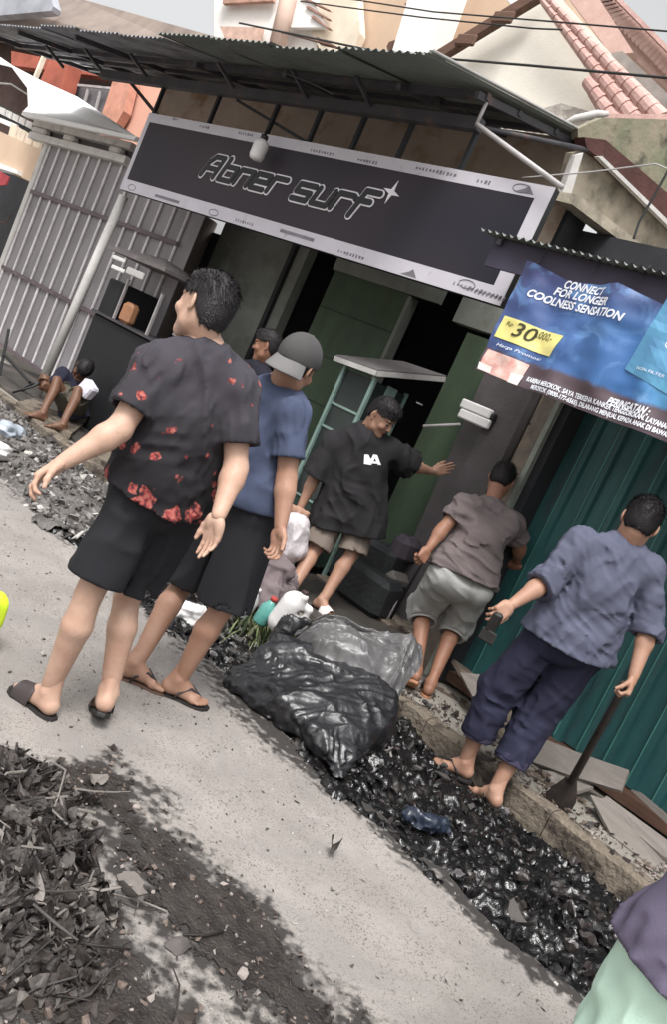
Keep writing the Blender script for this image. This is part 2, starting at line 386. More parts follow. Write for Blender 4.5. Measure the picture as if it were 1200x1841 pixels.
def road_mat():
    m = mat('worn_concrete', (.335, .308, .285), .88, sc=3, c2=(.235, .214, .198), bump=.35, bsc=170, detail=10)
    t = m.node_tree; N = t.nodes; L = t.links; b = N['Principled BSDF']; col = b.inputs['Base Color'].links[0].from_socket; tc = [n for n in N if n.type == 'TEX_COORD'][0]
    def noise(sc, det=4, dist=0): q = N.new('ShaderNodeTexNoise'); q.inputs['Scale'].default_value = sc; q.inputs['Detail'].default_value = det; q.inputs['Distortion'].default_value = dist; L.new(tc.outputs['Object'], q.inputs['Vector']); return q.outputs['Fac']
    def rng_(src, a, b_, c=0, d=1): q = N.new('ShaderNodeMapRange'); q.inputs['From Min'].default_value = a; q.inputs['From Max'].default_value = b_; q.inputs['To Min'].default_value = c; q.inputs['To Max'].default_value = d; L.new(src, q.inputs['Value']); return q.outputs[0]
    def mul(x, y, op='MULTIPLY'):
        q = N.new('ShaderNodeMath'); q.operation = op
        for k, v in ((0, x), (1, y)):
            if isinstance(v, float): q.inputs[k].default_value = v
            else: L.new(v, q.inputs[k])
        return q.outputs[0]
    def mix(f, a, c):
        q = N.new('ShaderNodeMixRGB'); L.new(f, q.inputs[0]); L.new(a, q.inputs[1]); q.inputs[2].default_value = (*c, 1); return q.outputs[0]
    vo = N.new('ShaderNodeTexVoronoi'); vo.inputs['Scale'].default_value = 95; L.new(tc.outputs['Object'], vo.inputs['Vector'])
    col = mix(rng_(vo.outputs['Distance'], .22, .05, 0, .45), col, (.50, .47, .44))
    col = mix(mul(rng_(noise(130), .55, .64), rng_(noise(7), .35, .6, .3, 1)), col, (.13, .115, .105))
    col = mix(rng_(noise(1.9, 9, 1.8), .50, .62, 0, .65), col, (.24, .22, .21))
    col = mix(rng_(noise(36, 7, 1.5), .60, .70, 0, .5), col, (.19, .17, .16))
    at = N.new('ShaderNodeAttribute'); at.attribute_name = 'damp'
    dm = rng_(mul(at.outputs['Fac'], mul(rng_(noise(24, 8), .3, .7, -.6, .6), mul(mul(at.outputs['Fac'], 3.0), 1.0, 'MINIMUM')), 'ADD'), .15, .80)
    col = mix(mul(dm, .93), col, (.022, .019, .018)); L.new(col, b.inputs['Base Color'])
    L.new(rng_(dm, 0, 1, .88, .8), b.inputs['Roughness'])
    return m
RM = road_mat()
def add_road(x0, x1, y0, y1, res, zoff=0.0):
    V, Fq = grid_mesh(x0, x1, y0, y1, res, lambda X, Y: 0*X)
    e = V[:, 1] > y1-1e-6
    if y1 > 2.95: V[:, 1] = np.where(e, road_edge(V[:, 0]), V[:, 1]); 
    X, Y = V[:, 0], V[:, 1]; V[:, 2] = .004+zoff+.004*np.abs(fbm(np.stack([X*9, Y*9, X*0], 1), 3))
    o = mesh_obj('road', V, Fq, RM, smooth=True)
    d = np.clip((silt_mask(X, Y)+.17)/.19, 0, 1)
    ed = .11+.10*fbm(np.stack([X*2.2, X*0+4, X*0], 1), 3); d = np.maximum(d, np.clip(1.45-(road_edge(X)-Y)/np.maximum(ed*1.25, .03), 0, 1)*np.clip((X+3.2)/1.2+.35, .35, 1))
    
    a = o.data.attributes.new('damp', 'FLOAT', 'POINT'); a.data.foreach_set('value', d.astype(np.float32)); return structure(o)
add_road(-3.2, .6, .6, 2.96, .018)
add_road(-14, -3.2, .6, 2.96, .05); add_road(.6, 1.4, .6, 2.96, .05); add_road(-14, 1.4, -2.0, .6, .08)
structure(MB().span((-60, -12, -.002), (-14, 3.0, .004)).build('road', RM))
structure(MB().span((1.4, -12, -.002), (40, 3.0, .004)).build('road', RM))
structure(MB().span((-14, -12, -.002), (1.4, -2.0, .0035)).build('road', RM))

def mud_h(X, Y):
    n = fbm(P2(X, Y, 3.0, 1), 3); n2 = fbm(P2(X, Y, 11.0, 2), 3); n3 = vnoise(P2(X, Y, 38., 4)); r = 1-np.abs(vnoise(P2(X, Y, 20, 9)))
    r2 = 1-np.abs(vnoise(P2(X, Y, 47, 19)))*2; z = -.050+.06*n+.042*n2+.012*n3+.018*(r-.5)+.010*r2
    z -= .075*np.clip((Y-3.98)/.22, 0, 1)
    e = np.clip((3.10-Y)/.22, 0, 1)
    z = z+e*.045
    z += .10*np.exp(-((X+2.9)**2/1.2+(Y-3.55)**2/.12))+np.clip(-X-3.6, 0, 1)*.035
    over = 2.96+.16*fbm(P2(X, Y*0, 2.2, 11), 3)+.05*vnoise(P2(X, Y, 9, 3))
    z = z-np.clip((over-Y)/.05, 0, 1.5)*.05
    return z
V, Fq = grid_mesh(-4.4, 0.6, 2.74, 4.27, .0105, mud_h, lambda X, Y, Z: (Y > 2.93) | (Z > .0))
stuff(tag(mesh_obj('ditch_sludge', V, Fq, M['mud'], smooth=True), 'black wet sludge filling the open ditch beside the road', 'sludge'))
V, Fq = grid_mesh(-13.5, -4.39, 2.74, 4.27, .022, lambda X, Y: mud_h(X, Y)+.02, lambda X, Y, Z: (Y > 2.93) | (Z > .0))
stuff(tag(mesh_obj('ditch_rubble', V, Fq, M['rubble'], smooth=True), 'grey lumpy rubble and silt filling the far ditch', 'rubble'))

# ---- loose pieces: shard / leaf / twig templates copied into one mesh
def shard(seed):
    r = np.random.default_rng(seed); n = 5; an = np.sort(r.random(n))*2*math.pi
    P = np.stack([np.cos(an)*(.5+.5*r.random(n)), np.sin(an)*(.5+.5*r.random(n))*.7, r.normal(0, .12, n)], 1)
    top = P+A(0, 0, .1); return np.concatenate([P, top]), [tuple(range(n))[::-1], tuple(range(n, 2*n))]+[(i, (i+1) % n, (i+1) % n+n, i+n) for i in range(n)]
def leaf(seed):
    r = np.random.default_rng(seed); nx = 6; V = []; Fs = []; c = r.uniform(.2, 3.0)*r.choice([-1, 1]); tw = r.uniform(-2, 2); cx = r.uniform(-1.5, 1.5)
    for i in range(nx+1):
        t = i/nx; wv = .36*math.sin(math.pi*(t*.92+.04))**.8*(1-.25*t)
        for j in (-1, -.5, 0, .5, 1):
            x = t-.5; y = j*wv; z = c*y*y*2.2+cx*x*x+tw*x*y+r.normal(0, .012)
            V.append((x+r.normal(0, .012), y*(1+r.normal(0, .12)), z+r.normal(0, .022)))
    for i in range(nx):
        for j in range(4): a = i*5+j; Fs.append((a, a+5, a+6, a+1))
    V = np.array(V); n = len(V); V2 = V-A(0, 0, .012)
    return np.concatenate([V, V2]), Fs+[tuple(q+n for q in f[::-1]) for f in Fs]
def clod(seed):
    r = np.random.default_rng(seed); m = MB().box((0, 0, 0), (1, .8, .6), bev=.22); V = np.array(m.v); V += r.normal(0, .07, V.shape); return V, m.f
def twig(seed):
    r = np.random.default_rng(seed); p = [A(-.5, 0, 0), A(-.15, r.normal(0, .05), r.normal(0, .03)), A(.2, r.normal(0, .06), r.normal(0, .04)), A(.5, r.normal(0, .05), 0)]
    m = MB().tube(p, [.02, .018, .014, .008], 5); return np.array(m.v), m.f
def rot(r, tilt, n):
    a = r.random(n)*2*math.pi; b = r.normal(0, tilt, n); c = r.normal(0, tilt, n); R = np.zeros((n, 3, 3))
    for i in range(n):
        ca, sa, cb, sb, cc, s_ = math.cos(a[i]), math.sin(a[i]), math.cos(b[i]), math.sin(b[i]), math.cos(c[i]), math.sin(c[i])
        R[i] = A([ca, -sa, 0], [sa, ca, 0], [0, 0, 1]) @ A([cb, 0, sb], [0, 1, 0], [-sb, 0, cb]) @ A([1, 0, 0], [0, cc, -s_], [0, s_, cc])
    return R
def scatter(name, temps, pos, size, tilt, mats, seed=1, mi=None):
    r = np.random.default_rng(seed); n = len(pos); R = rot(r, tilt, n); V = []; Fs = []; m = []; b = 0
    for i in range(n):
        tv, tf = temps[r.integers(len(temps))]
        V.append((tv*size[i])@R[i].T+pos[i]); Fs += [tuple(q+b for q in f) for f in tf]; b += len(tv)
        k = int(r.integers(len(mats))) if mi is None else int(mi[i]); m += [k]*len(tf)
    return mesh_obj(name, np.concatenate(V), Fs, mats, None, False, m)
SH = [shard(i) for i in range(12)]; LF = [leaf(i+50) for i in range(10)]; CL = [clod(i+90) for i in range(8)]; TW = [twig(i+30) for i in range(8)]
d0 = mat('wet_leaf_black', (.007, .0062, .0065), .27, bump=.3, spec=.5); d1 = mat('wet_leaf_brown', (.042, .034, .033), .35, bump=.3, spec=.5); d2 = mat('wet_scrap_glint', (.16, .15, .155), .25, bump=.3, spec=.6)  # the grey scraps put wet sky glints into the colour
r_ = np.random.default_rng(3)
n = 5200; X = -4.4+4.9*r_.random(n)**.85; Y = 2.9+1.33*r_.random(n); Z = np.maximum(mud_h(X, Y), -.3)+.006
k = (Y > 3.0) | (r_.random(n) < .35); X, Y, Z = X[k], Y[k], Z[k]
o = scatter('wet_debris', LF, np.stack([X, Y, Z-.013], 1), np.minimum(np.exp(r_.normal(-3.8, .6, len(X))), .09), .20, [d0, d1, d2], 4, r_.choice(3, len(X), p=[.62, .31, .07]))
stuff(tag(o, 'wet black leaves and scraps mixed through the ditch sludge', 'debris'))
n = 4500; X = -13+8.8*r_.random(n)**.7; Y = 2.85+1.4*r_.random(n); Z = mud_h(X, Y)+.03
rb = [mat('rubble_bit_dark', (.06, .055, .052), .8), mat('rubble_bit_grey', (.20, .185, .175), .8), mat('rubble_bit_pale', (.40, .38, .36), .8)]
o = scatter('rubble_bits', CL+SH, np.stack([X, Y, Z], 1), np.exp(r_.normal(-3.6, .45, n)), .7, rb, 5, r_.choice(3, n, p=[.5, .4, .1]))
stuff(tag(o, 'broken grey bits of concrete and silt along the far ditch', 'rubble bits'))
# grit on the road
n = 3600; X = -6+6.6*r_.random(n); Y = .9+2.1*r_.random(n)
o = scatter('road_grit', SH, np.stack([X, Y, np.full(n, .008)], 1), np.exp(r_.normal(-5.2, .45, n)), .4, [rb[0], rb[1], rb[2], d1], 6)
stuff(tag(o, 'tiny stones and crumbs scattered over the pale road', 'grit'))

# ---- heap of dug-out soil and leaves at the lower left
def heap_h(X, Y):
    u = X+1.75; v = Y-1.25
    m = .125*np.exp(-(np.clip(u, 0, 9)**2/.16+np.clip(-u, 0, 9)**2/.9+v**2/.10))
    m = m+.03*fbm(P2(X, Y, 5, 3), 3)*np.clip(m*30, 0, 1)+.016*fbm(P2(X, Y, 26, 6), 3)*np.clip(m*40, 0, 1)
    lim = .020+.020*fbm(P2(X, Y, 4.0, 8), 4)+.3*np.clip((-2.05-X+.15*fbm(P2(X, Y, 5, 77), 2))/.3, 0, 1)
    return m-lim
V, Fq = grid_mesh(-3.2, -.75, .55, 2.05, .009, lambda X, Y: heap_h(X, Y)+.004, lambda X, Y, Z: Z > .002)
stuff(tag(mesh_obj('soil_heap', V, Fq, M['soil'], smooth=True), 'heap of dark damp soil dug out onto the road', 'soil'))
V, Fq = grid_mesh(-2.9, -.15, .9, 2.3, .008, lambda X, Y: .009+.007*np.abs(fbm(P2(X, Y, 30, 1), 3)), lambda X, Y, Z: silt_mask(X, Y) > 0)
stuff(tag(mesh_obj('silt_trail', V, Fq, M['silt'], smooth=True), 'wet dark silt spread over the road beside the heap', 'silt'))
n = 3800; X = r_.uniform(-2.9, -.3, n); Y = r_.uniform(.8, 2.25, n); k = (silt_mask(X, Y) > -.06) & (r_.random(n) < .8) | (heap_h(X, Y) > 0); X, Y = X[k], Y[k]
sb = [mat('soil_crumb_dark', (.04, .03, .026), .7), mat('soil_crumb_brown', (.13, .10, .085), .8), mat('soil_crumb_pale', (.30, .26, .24), .85)]
o = scatter('soil_crumbs', CL+SH, np.stack([X, Y, np.maximum(heap_h(X, Y), 0)+.012], 1), np.exp(r_.normal(-4.6, .5, len(X))), .6, sb, 8, r_.choice(3, len(X), p=[.45, .4, .15]))
stuff(tag(o, 'crumbs of soil and grit strewn around the leaf heap', 'soil crumbs'))
n = 2900; X = r_.normal(-1.85, .42, n); Y = r_.normal(1.27, .23, n); k = (heap_h(X, Y) > -.004); X, Y = X[k], Y[k]
lb = [mat('dead_leaf_grey', (.088, .078, .074), .75, bump=.4), mat('dead_leaf_brown', (.042, .034, .031), .7, bump=.4), mat('dead_leaf_pale', (.19, .17, .155), .75, bump=.4), mat('dead_leaf_dark', (.022, .018, .017), .6, bump=.4)]
o = scatter('leaf_litter', LF, np.stack([X, Y, np.maximum(heap_h(X, Y), 0)+.022], 1), np.minimum(np.exp(r_.normal(-3.1, .38, len(X))), .085), .7, lb, 9, r_.choice(4, len(X), p=[.4, .3, .12, .18]))
stuff(tag(o, 'matted dead leaves covering the dark soil heap', 'leaf litter'))
n = 150; X = r_.normal(-1.75, .45, n); Y = r_.normal(1.3, .22, n); k = (heap_h(X, Y) > -.01); X, Y = X[k], Y[k]
o = scatter('twig_litter', TW, np.stack([X, Y, np.maximum(heap_h(X, Y), 0)+.035], 1), r_.uniform(.08, .26, len(X)), .2, [lb[3], lb[1], lb[2]], 10)
stuff(tag(o, 'thin dead twigs lying through the leaf heap', 'twigs'))
for i, (x, y, s, a, m_, lab) in enumerate([(225, 1615, .10, .5, 2, 'large curled pale brown leaf at the edge of the soil heap'), (597, 1525, .07, 2.2, 1, 'single curled brown leaf lying alone on the pale road'), (325, 1690, .08, 1.2, 0, 'grey folded leaf at the right tip of the heap'), (930, 1660, .13, 2.9, 0, 'grey triangular leaf lying in the wet sludge')]):
    tv, tf = LF[i]; ca, sa = math.cos(a), math.sin(a); p = atZ(x, y, .03 if i < 3 else 0)
    if i == 3: p = atZ(x, y, 0.01)
    V = (tv*s)@A([ca, -sa, 0], [sa, ca, 0], [0, 0, 1]).T+p+A(0, 0, .012)
    tag(mesh_obj('dead_leaf', V, tf, lb[m_], None, True, org=p), lab, 'leaf')
for i, (pp, m_, lab) in enumerate([([(95, 1370), (118, 1385), (108, 1420), (98, 1450)], 2, 'bent pale twig standing above the heap edge'), ([(110, 1690), (180, 1700), (235, 1706)], 3, 'straight dark stick at the bottom right of the heap'), ([(60, 1625), (100, 1660), (140, 1690)], 0, 'thin grey stalk slanting across the heap'), ([(330, 1680), (370, 1681), (402, 1675)], 3, 'short dark twig pointing out of the silt')]):
    P = [atZ(x, y, .09 if i in (0, 2) else .05 if i == 1 else .02) for x, y in pp]
    tag(MB().tube(P, [.004, .004, .003][:len(P)]+[.003]*(len(P)-3), 6).build('twig', lb[m_], None, True, org=P[0]), lab, 'twig')

# ---- kerb: separate cast stones with broken edges
r_ = np.random.default_rng(11); x = -13.0; kp = []
while x < .6:
    L_ = r_.uniform(.55, .95) if x < -2 else r_.uniform(.6, .8); kp.append((x, min(x+L_, .7))); x += L_+.006
kpar = structure(bpy.data.objects.new('kerb', None)); COL.objects.link(kpar); ORG['kerb'] = A(0, 0, 0)
for (a, b) in kp:
    nx = 14 if b > -5 else 4
    pr = [(4.262, -.30), (4.262, -.12), (4.258, .018), (4.268, .030), (4.32, .033), (4.37, .030), (4.382, .020), (4.385, -.3)]
    V = []; 
    for i in range(nx+1):
        xx = a+(b-a)*i/nx
        for (yy, zz) in pr:
            nn = float(vnoise(A(xx*14, yy*14, zz*14))); n2 = float(vnoise(A(xx*5, yy*9, 3)))
            V.append((xx, yy+.005*nn+(.02*max(n2-.35, 0) if .03 < zz and yy < 4.3 else 0), zz+(.005*nn-.030*max(n2-.25, 0) if zz > 0 else 0)))
    m = len(pr); Fs = [(i*m+j, i*m+j+1, (i+1)*m+j+1, (i+1)*m+j) for i in range(nx) for j in range(m-1)]+[tuple(range(m))[::-1], tuple(nx*m+j for j in range(m))]
    mesh_obj('kerb_stone', V, Fs, M['kerb'], kpar)
# ground strip behind the kerb: rotten fill and boards
V, Fq = grid_mesh(-5.6, .6, 4.39, 5.7, .025, lambda X, Y: -.012+.02*fbm(P2(X, Y, 6, 3), 4)+.012*vnoise(P2(X, Y, 30, 3)))
structure(mesh_obj('verge', V, Fq, mat('verge_dirt', (.17, .125, .095), .9, sc=9, c2=(.05, .038, .03), bump=.7, bsc=50), smooth=True))
n = 1700; X = r_.uniform(-4.6, .4, n); Y = 4.28+.5*r_.random(n)**.8
o = scatter('verge_crumbs', CL+SH+LF, np.stack([X, Y, np.where(Y < 4.38, .036, .010)], 1), np.exp(r_.normal(-4.2, .5, n)), .6, [sb[0], sb[1], sb[2], d1], 14)
stuff(tag(o, 'crumbled concrete and muddy bits strewn along the kerb top', 'crumbs'))
# ================================================================= the surf shop
cx_, cy_ = -7.0, 6.0
shop = thing('shop_building', 'dark green shop front with charcoal pillar behind the long black sign', 'shop', (-7, 6.1, 0))
def XY(x, y, Y): p = atY(x, y, Y); return p[0], p[2]
Y0 = 6.0
def wall(name, xa, xb, za, zb, m, y=Y0, th=.12, par=shop): return MB().span((xa, y, za), (xb, y+th, zb)).build(name, m, par)
CORX = -4.05
wall('upper_wall', -10.62, CORX, 2.80, 4.22, M['ochre'])
wall('grey_wall', -8.30, -7.02, 0, 2.798, M['greywall'])
wall('door_frame', -7.02, -6.96, 0, 2.798, M['dark'], 5.97)
wall('side_panel', -6.96, -6.80, 0, 2.798, M['greywall'], 6.02)
wall('wall_panel', -6.30, -5.24, 0, 2.598, M['green'])
wall('lintel', -6.30, -4.86, 2.60, 2.80, M['greywall'], 5.96, .05)
wall('door_frame', -5.24, -5.20, 0, 2.585, M['greywall'], 5.98)
wall('wall_panel', -4.46, -3.2, 0, 2.45, M['green'])
wall('wall_panel', -4.66, -3.2, 2.50, 2.80, M['greywall'], 5.99)
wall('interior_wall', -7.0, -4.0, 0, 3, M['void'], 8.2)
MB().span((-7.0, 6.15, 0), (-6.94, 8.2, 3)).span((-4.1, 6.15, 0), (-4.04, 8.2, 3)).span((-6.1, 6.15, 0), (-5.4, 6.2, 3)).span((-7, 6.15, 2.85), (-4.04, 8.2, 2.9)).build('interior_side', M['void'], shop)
MB().span((-10.6, 4.51, -.05), (-3.0, 6.05, .03)).build('shop_floor', mat('dark_floor', (.05, .045, .04), .7, dirt=(.11, .09, .08)), shop)
for (za, zb) in ((1.9, 1.93), (1.15, 1.18)): pass
# horizontal seams of the green boarding
for k in range(5): MB().span((-6.29, 5.992, .42+.45*k), (-5.25, 5.999, .426+.45*k)).build('board_seam', M['dark'], shop)
# pillars
pl0, pl1 = atY(870, 677, 5.70)[0]-.02, atY(908, 690, 5.70)[0]
pbx = atY(690, 1090, 5.7)[0]
m_ = MB(); m_.prism([(pbx-.0, 5.70, .05), (pl1+.0, 5.70, .05), (pl1+.0, 5.70, 2.6), (pl0, 5.70, 2.6)], (0, .3, 0)); m_.build('pillar', M['pillar'], shop)
MB().span((pl1+.015, 5.66, .05), (pl1+.30, 5.98, 2.6)).build('pillar', M['pillar'], shop)
for k in range(4):
    for j in range(2):
        z0 = .05+k*.62; xa = pl1+.315+j*.26
        MB().box((xa+.125, 5.80, z0+.305), (.248, .08, .608), bev=.006).build('stone_slab', M['stone'], shop)
MB().box((pl1-.02, 5.62, .035), (.9, .34, .10), bev=.012).build('plinth', M['kerb'], shop)
MB().box((pl1-.25, 5.5, .02), (.9, .2, .06), bev=.01).build('step', M['stone'], shop)
# round brown column and far left pier
MB().tube([(-8.70, 5.86, 0), (-8.70, 5.86, 2.7)], .27, 20).build('round_column', mat('brown_column', (.20, .165, .15), .5, sc=2, bump=.05), shop, True)
wall('dark_bay', -8.55, -8.28, 0, 2.585, M['void'], 6.02)
# right side wall of the building, running back from the corner
CO = A(-4.05, 6.0, 0); DV = unit(A(.276, .961, 0)); NV = np.cross(DV, UP)*1.0
if NV @ (CP-CO) < 0: NV = -NV
def onS(x, y, off=0): d = ray(x, y); t = ((CO+NV*off-CP)@NV)/(d@NV); return CP+d*t
def side(name, pts, m, off=0, th=.08): return MB().prism([onS(x, y, off) for x, y in pts], -NV*th).build(name, m, shop)
side('side_wall', [(1030, 275), (1056, 268), (1230, 420), (1230, 508), (1012, 347)], M['beige'])
side('mossy_wall', [(1040, 232), (1085, 212), (1230, 216), (1230, 392), (1072, 258), (1040, 250)], M['moss'], -.02)
side('side_beam', [(1052, 247), (1090, 252), (1230, 372), (1230, 428), (1080, 285), (1056, 268)], M['dkbrown'], .08, .12)
side('side_gutter', [(1076, 282), (1084, 281), (1232, 425), (1228, 432)], M['whitedirty'], .14, .05)
side('side_ledge', [(988, 357), (1000, 344), (1040, 350), (1194, 470), (1188, 487), (1030, 368)], M['beige'], .16, .16)
side('lower_side_wall', [(1088, 405), (1180, 478), (1230, 520), (1230, 700), (1045, 700)], M['beige'], -.05)
side('rusty_bracket', [(1138, 432), (1147, 436), (1130, 474), (1117, 470)], M['dkbrown'], .10, .05)
side('corner_pier', [(1036, 280), (1050, 275), (1028, 350), (1012, 347)], M['whitedirty'], .10, .06)
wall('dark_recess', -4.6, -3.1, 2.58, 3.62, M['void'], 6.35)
MB().prism([(CORX-.02, 5.99, 3.7), (CORX+.02, 5.99, 3.7), (CORX+.02, 5.99, 2.55), (CORX-.02, 5.99, 2.55)], (0, .3, 0)).build('corner_post', M['dark'], shop)

# ================================================================= long sign
SY = 4.80; sx0, sx1, sz0, sz1 = -8.605, -3.41, 2.505, 3.35
sign = thing('shop_sign', 'long black sign with white border reading Abner surf under the canopy', 'sign', (-6, SY, 2.5))
MB().span((sx0, SY, sz0), (sx1, SY+.06, sz1)).build('sign_box', M['dark'], sign)
sp = mat('sign_print', (.012, .013, .022), .5, sc=.55, c2=(.040, .030, .036), bump=0, spec=.25, detail=1)
MB().span((sx0+.07, SY-.006, sz0+.12), (sx1-.12, SY-.001, sz1-.095)).build('black_panel', sp, sign)
wb = mat('sign_border', (.52, .50, .55), .5, sc=2, c2=(.44, .42, .46), bump=0, dirt=(.30, .29, .30), dsc=7, dthr=(.62, .75))
bw = MB(); 
bw.span((sx0, SY-.007, sz0), (sx1, SY-.001, sz0+.12)); bw.span((sx0, SY-.007, sz1-.095), (sx1, SY-.001, sz1)); bw.span((sx0, SY-.007, sz0+.12), (sx0+.07, SY-.001, sz1-.095)); bw.span((sx1-.12, SY-.007, sz0+.12), (sx1, SY-.001, sz1-.095))
bw.build('white_border', wb, sign)
# lettering: outlined slanted letters built from strokes
GL = {
 'A': (.95, [[(0, 0), (.05, .72), (.22, 1), (.66, 1), (.66, 0)], [(0.02, .40), (.66, .40)]]),
 'b': (.82, [[(0, 1.05), (0, 0), (.62, 0), (.62, .66), (0, .66)]]),
 'n': (.82, [[(0, 0), (0, .68), (.62, .68), (.62, 0)]]),
 'e': (.82, [[(.62, 0), (0, 0), (0, .68), (.62, .68), (.62, .34), (0, .34)]]),
 'r': (.70, [[(0, 0), (0, .68), (.55, .68)]]),
 ' ': (.45, []),
 's': (.85, [[(0, 0), (.62, 0), (.62, .34), (0, .34), (0, .68), (.66, .68)]]),
 'u': (.82, [[(0, .68), (0, 0), (.62, 0), (.62, .68)]]),
 'f': (.72, [[(.12, -.12), (.12, 1.0), (.62, 1.0)], [(-.05, .58), (.5, .58)]]),
}
bl0 = atY(362, 318, SY); bl1 = atY(662, 388, SY)
def strokes(text, x0, z0, wtot, h, sh, w, y, y2, extra=0):
    tot = sum(GL[c][0] for c in text); s = wtot/tot; m = MB(); cx = x0
    for c in text:
        for pl in GL[c][1]:
            pts = [(cx+px*s+sh*pz*h, z0+pz*h) for px, pz in pl]
            for i in range(len(pts)-1):
                (xa, za), (xb, zb) = pts[i], pts[i+1]; d = A(xb-xa, zb-za); L_ = np.linalg.norm(d); d = d/L_; e = w/2
                q = A(-d[1], d[0])*w/2; a = A(xa, za)-d*e; b = A(xb, zb)+d*e
                P = [a-q, b-q, b+q, a+q]; yy = y-.0004*i
                m.prism([(p[0], yy, p[1]) for p in P], (0, y2-yy, 0))
        cx += GL[c][0]*s
    return m
LM = mat('letter_outline', (.66, .64, .68), .5, bump=0); LB = mat('letter_black', (.012, .012, .016), .5, bump=0)
TW_ = bl1[0]-bl0[0]; zb = (bl0[2]+bl1[2])/2
def glyph(c_, x0, z0, w1, h, sh, r, y0, y1):
    """one slanted letter as a rounded flat slab between y0 and y1"""
    s_ = w1/GL[c_][0]; F = Field((x0-.08, y0-.012, z0-.09), (x0+w1+.20, y1+.012, z0+h*1.15+.06), .0042); ym = (y0+y1)/2
    for pl in GL[c_][1]:
        P = [A(x0+px*s_+sh*pz*h, ym, z0+pz*h) for px, pz in pl]
        for k in range(len(P)-1): F.cone(P[k], P[k+1], r, r, 0)
    F.a = np.maximum(F.a-.0, -9).astype(np.float32)
    F.cut((0, y0, 0), (0, -1, 0)); F.cut((0, y1, 0), (0, 1, 0)); return F.mesh()
TX = 'Abner surf'; tot = sum(GL[c][0] for c in TX); cur = 0
for c_ in TX:
    if c_ != ' ':
        x0_ = bl0[0]+TW_*cur/tot; w_ = TW_*GL[c_][0]/tot
        V, Q = glyph(c_, x0_, zb, w_, .195, .42, .038, SY-.016, SY-.004); o = mesh_obj('letter', V, Q, LM, sign)
        V, Q = glyph(c_, x0_, zb, w_, .195, .42, .0255, SY-.024, SY-.010); mesh_obj('letter_fill', V, Q, LB, o)
    cur += GL[c_][0]
st = atY(706, 347, SY); m = MB(); P = []
for k in range(8):
    a = k*math.pi/4+.2; rr_ = .10 if k % 2 == 0 else .026; P.append((st[0]+rr_*math.sin(a), SY-.011, st[2]+rr_*math.cos(a)))
m.prism(P, (0, .004, 0)); m.build('star', LM, sign)
# faint little sponsor marks on the border
mk = mat('faded_print', (.16, .15, .17), .6, bump=0); r_ = np.random.default_rng(5); m = MB()
def scrib(m, x, y, wpx, kind):
    p = atY(x, y, SY); w_ = wpx
    if kind == 0:
        n_ = int(w_/.035)
        for i in range(n_):
            h_ = r_.uniform(.012, .03); m.span((p[0]+i*.035, SY-.010, p[2]-h_/2), (p[0]+i*.035+r_.uniform(.008, .022), SY-.0075, p[2]+h_/2))
    elif kind == 1: m.box((p[0]+w_/2, SY-.0088, p[2]), (w_, .002, .028))
    elif kind == 2: m.prism([(p[0], SY-.010, p[2]-.025), (p[0]+.16, SY-.010, p[2]-.025), (p[0]+.10, SY-.010, p[2]+.03), (p[0]+.07, SY-.010, p[2]+.005)], (0, .002, 0))
    else:
        q = [(p[0]+.05*math.cos(a)*1.5, SY-.010, p[2]+.03*math.sin(a)) for a in np.linspace(0, 2*math.pi, 14)[:-1]]; m.tube([(a[0], SY-.009, a[2]) for a in q]+[(q[0][0], SY-.009, q[0][2])], .003, 4)
for x, y, w_, k in [(312, 215, .12, 0), (360, 228, .2, 0), (430, 240, .25, 0), (560, 271, .35, 0), (645, 288, .25, 0), (750, 303, .45, 0), (860, 326, .15, 0), (940, 340, .1, 3), (930, 339, .1, 2), (238, 338, .1, 3), (280, 352, .45, 1), (385, 383, .1, 3), (425, 396, .3, 0), (505, 415, .45, 1), (610, 452, .35, 0), (725, 487, .1, 2), (818, 510, .5, 0), (835, 518, .4, 0), (842, 512, .1, 3)]: scrib(m, x, y, w_, k)
stuff(m.build('sponsor_marks', mk, sign))
lp = atY(467, 268, 4.66)
lamp = thing('hanging_lamp', 'white jar shaped lamp hanging in front of the black sign', 'lamp', (lp[0], lp[1], lp[2]-.1))
MB().disc_lathe(lp, [(.02, -.105), (.055, -.10), (.068, -.07), (.070, .04), (.055, .07), (.03, .085)], 18).build('lamp_glass', mat('milky_glass', (.62, .60, .60), .3, bump=0), lamp, True)
MB().disc_lathe(lp, [(.034, .078), (.034, .12), (.012, .13), (.010, .17)], 14).build('lamp_cap', M['iron'], lamp, True)

# ================================================================= canopy
can = thing('canopy', 'old corrugated metal canopy on dark steel beams above the black sign', 'canopy', (-7, 4, 3.7))
def corr(x0, x1, y0, z0, y1, z1, mt, par, pitch=.076, amp=.011, name='roof_sheet', ny=1, lean=0):
    n_ = int((x1-x0)/pitch*6); V = []
    for j in range(ny+1):
        t = j/ny
        for i in range(n_+1):
            x = x0+(x1-x0)*i/n_
            V.append((x+lean*t, y0+(y1-y0)*t+.004*math.sin(x*3), z0+(z1-z0)*t+amp*math.sin(2*math.pi*x/pitch)))
    m = n_+1; Fs = [(j*m+i, j*m+i+1, (j+1)*m+i+1, (j+1)*m+i) for j in range(ny) for i in range(n_)]
    b = len(V); V += [(a, b_, c-.0012) for a, b_, c in V]; Fs += [tuple(q+b for q in f[::-1]) for f in Fs]
    return mesh_obj(name, V, Fs, mt, par, True)
x = -12.3; i = 0
while x < -4.25:
    xe = min(x+.82, -4.19); zf = 3.725+.010*math.sin(i*2.3); yf = 3.98+.03*math.sin(i*1.7)
    mt = M['zinc'] if x < -8.0 else M['zincgreen']
    corr(x, xe+.04, yf, zf+(i % 2)*.003, 6.02, 4.24+(i % 2)*.003, mt, can, ny=6); x += .80; i += 1
def beam(a, b, w_=.06, h_=.06, m='steel', name='beam', par=can): return MB().bar(a, b, w_, h_).build(name, M[m], par)
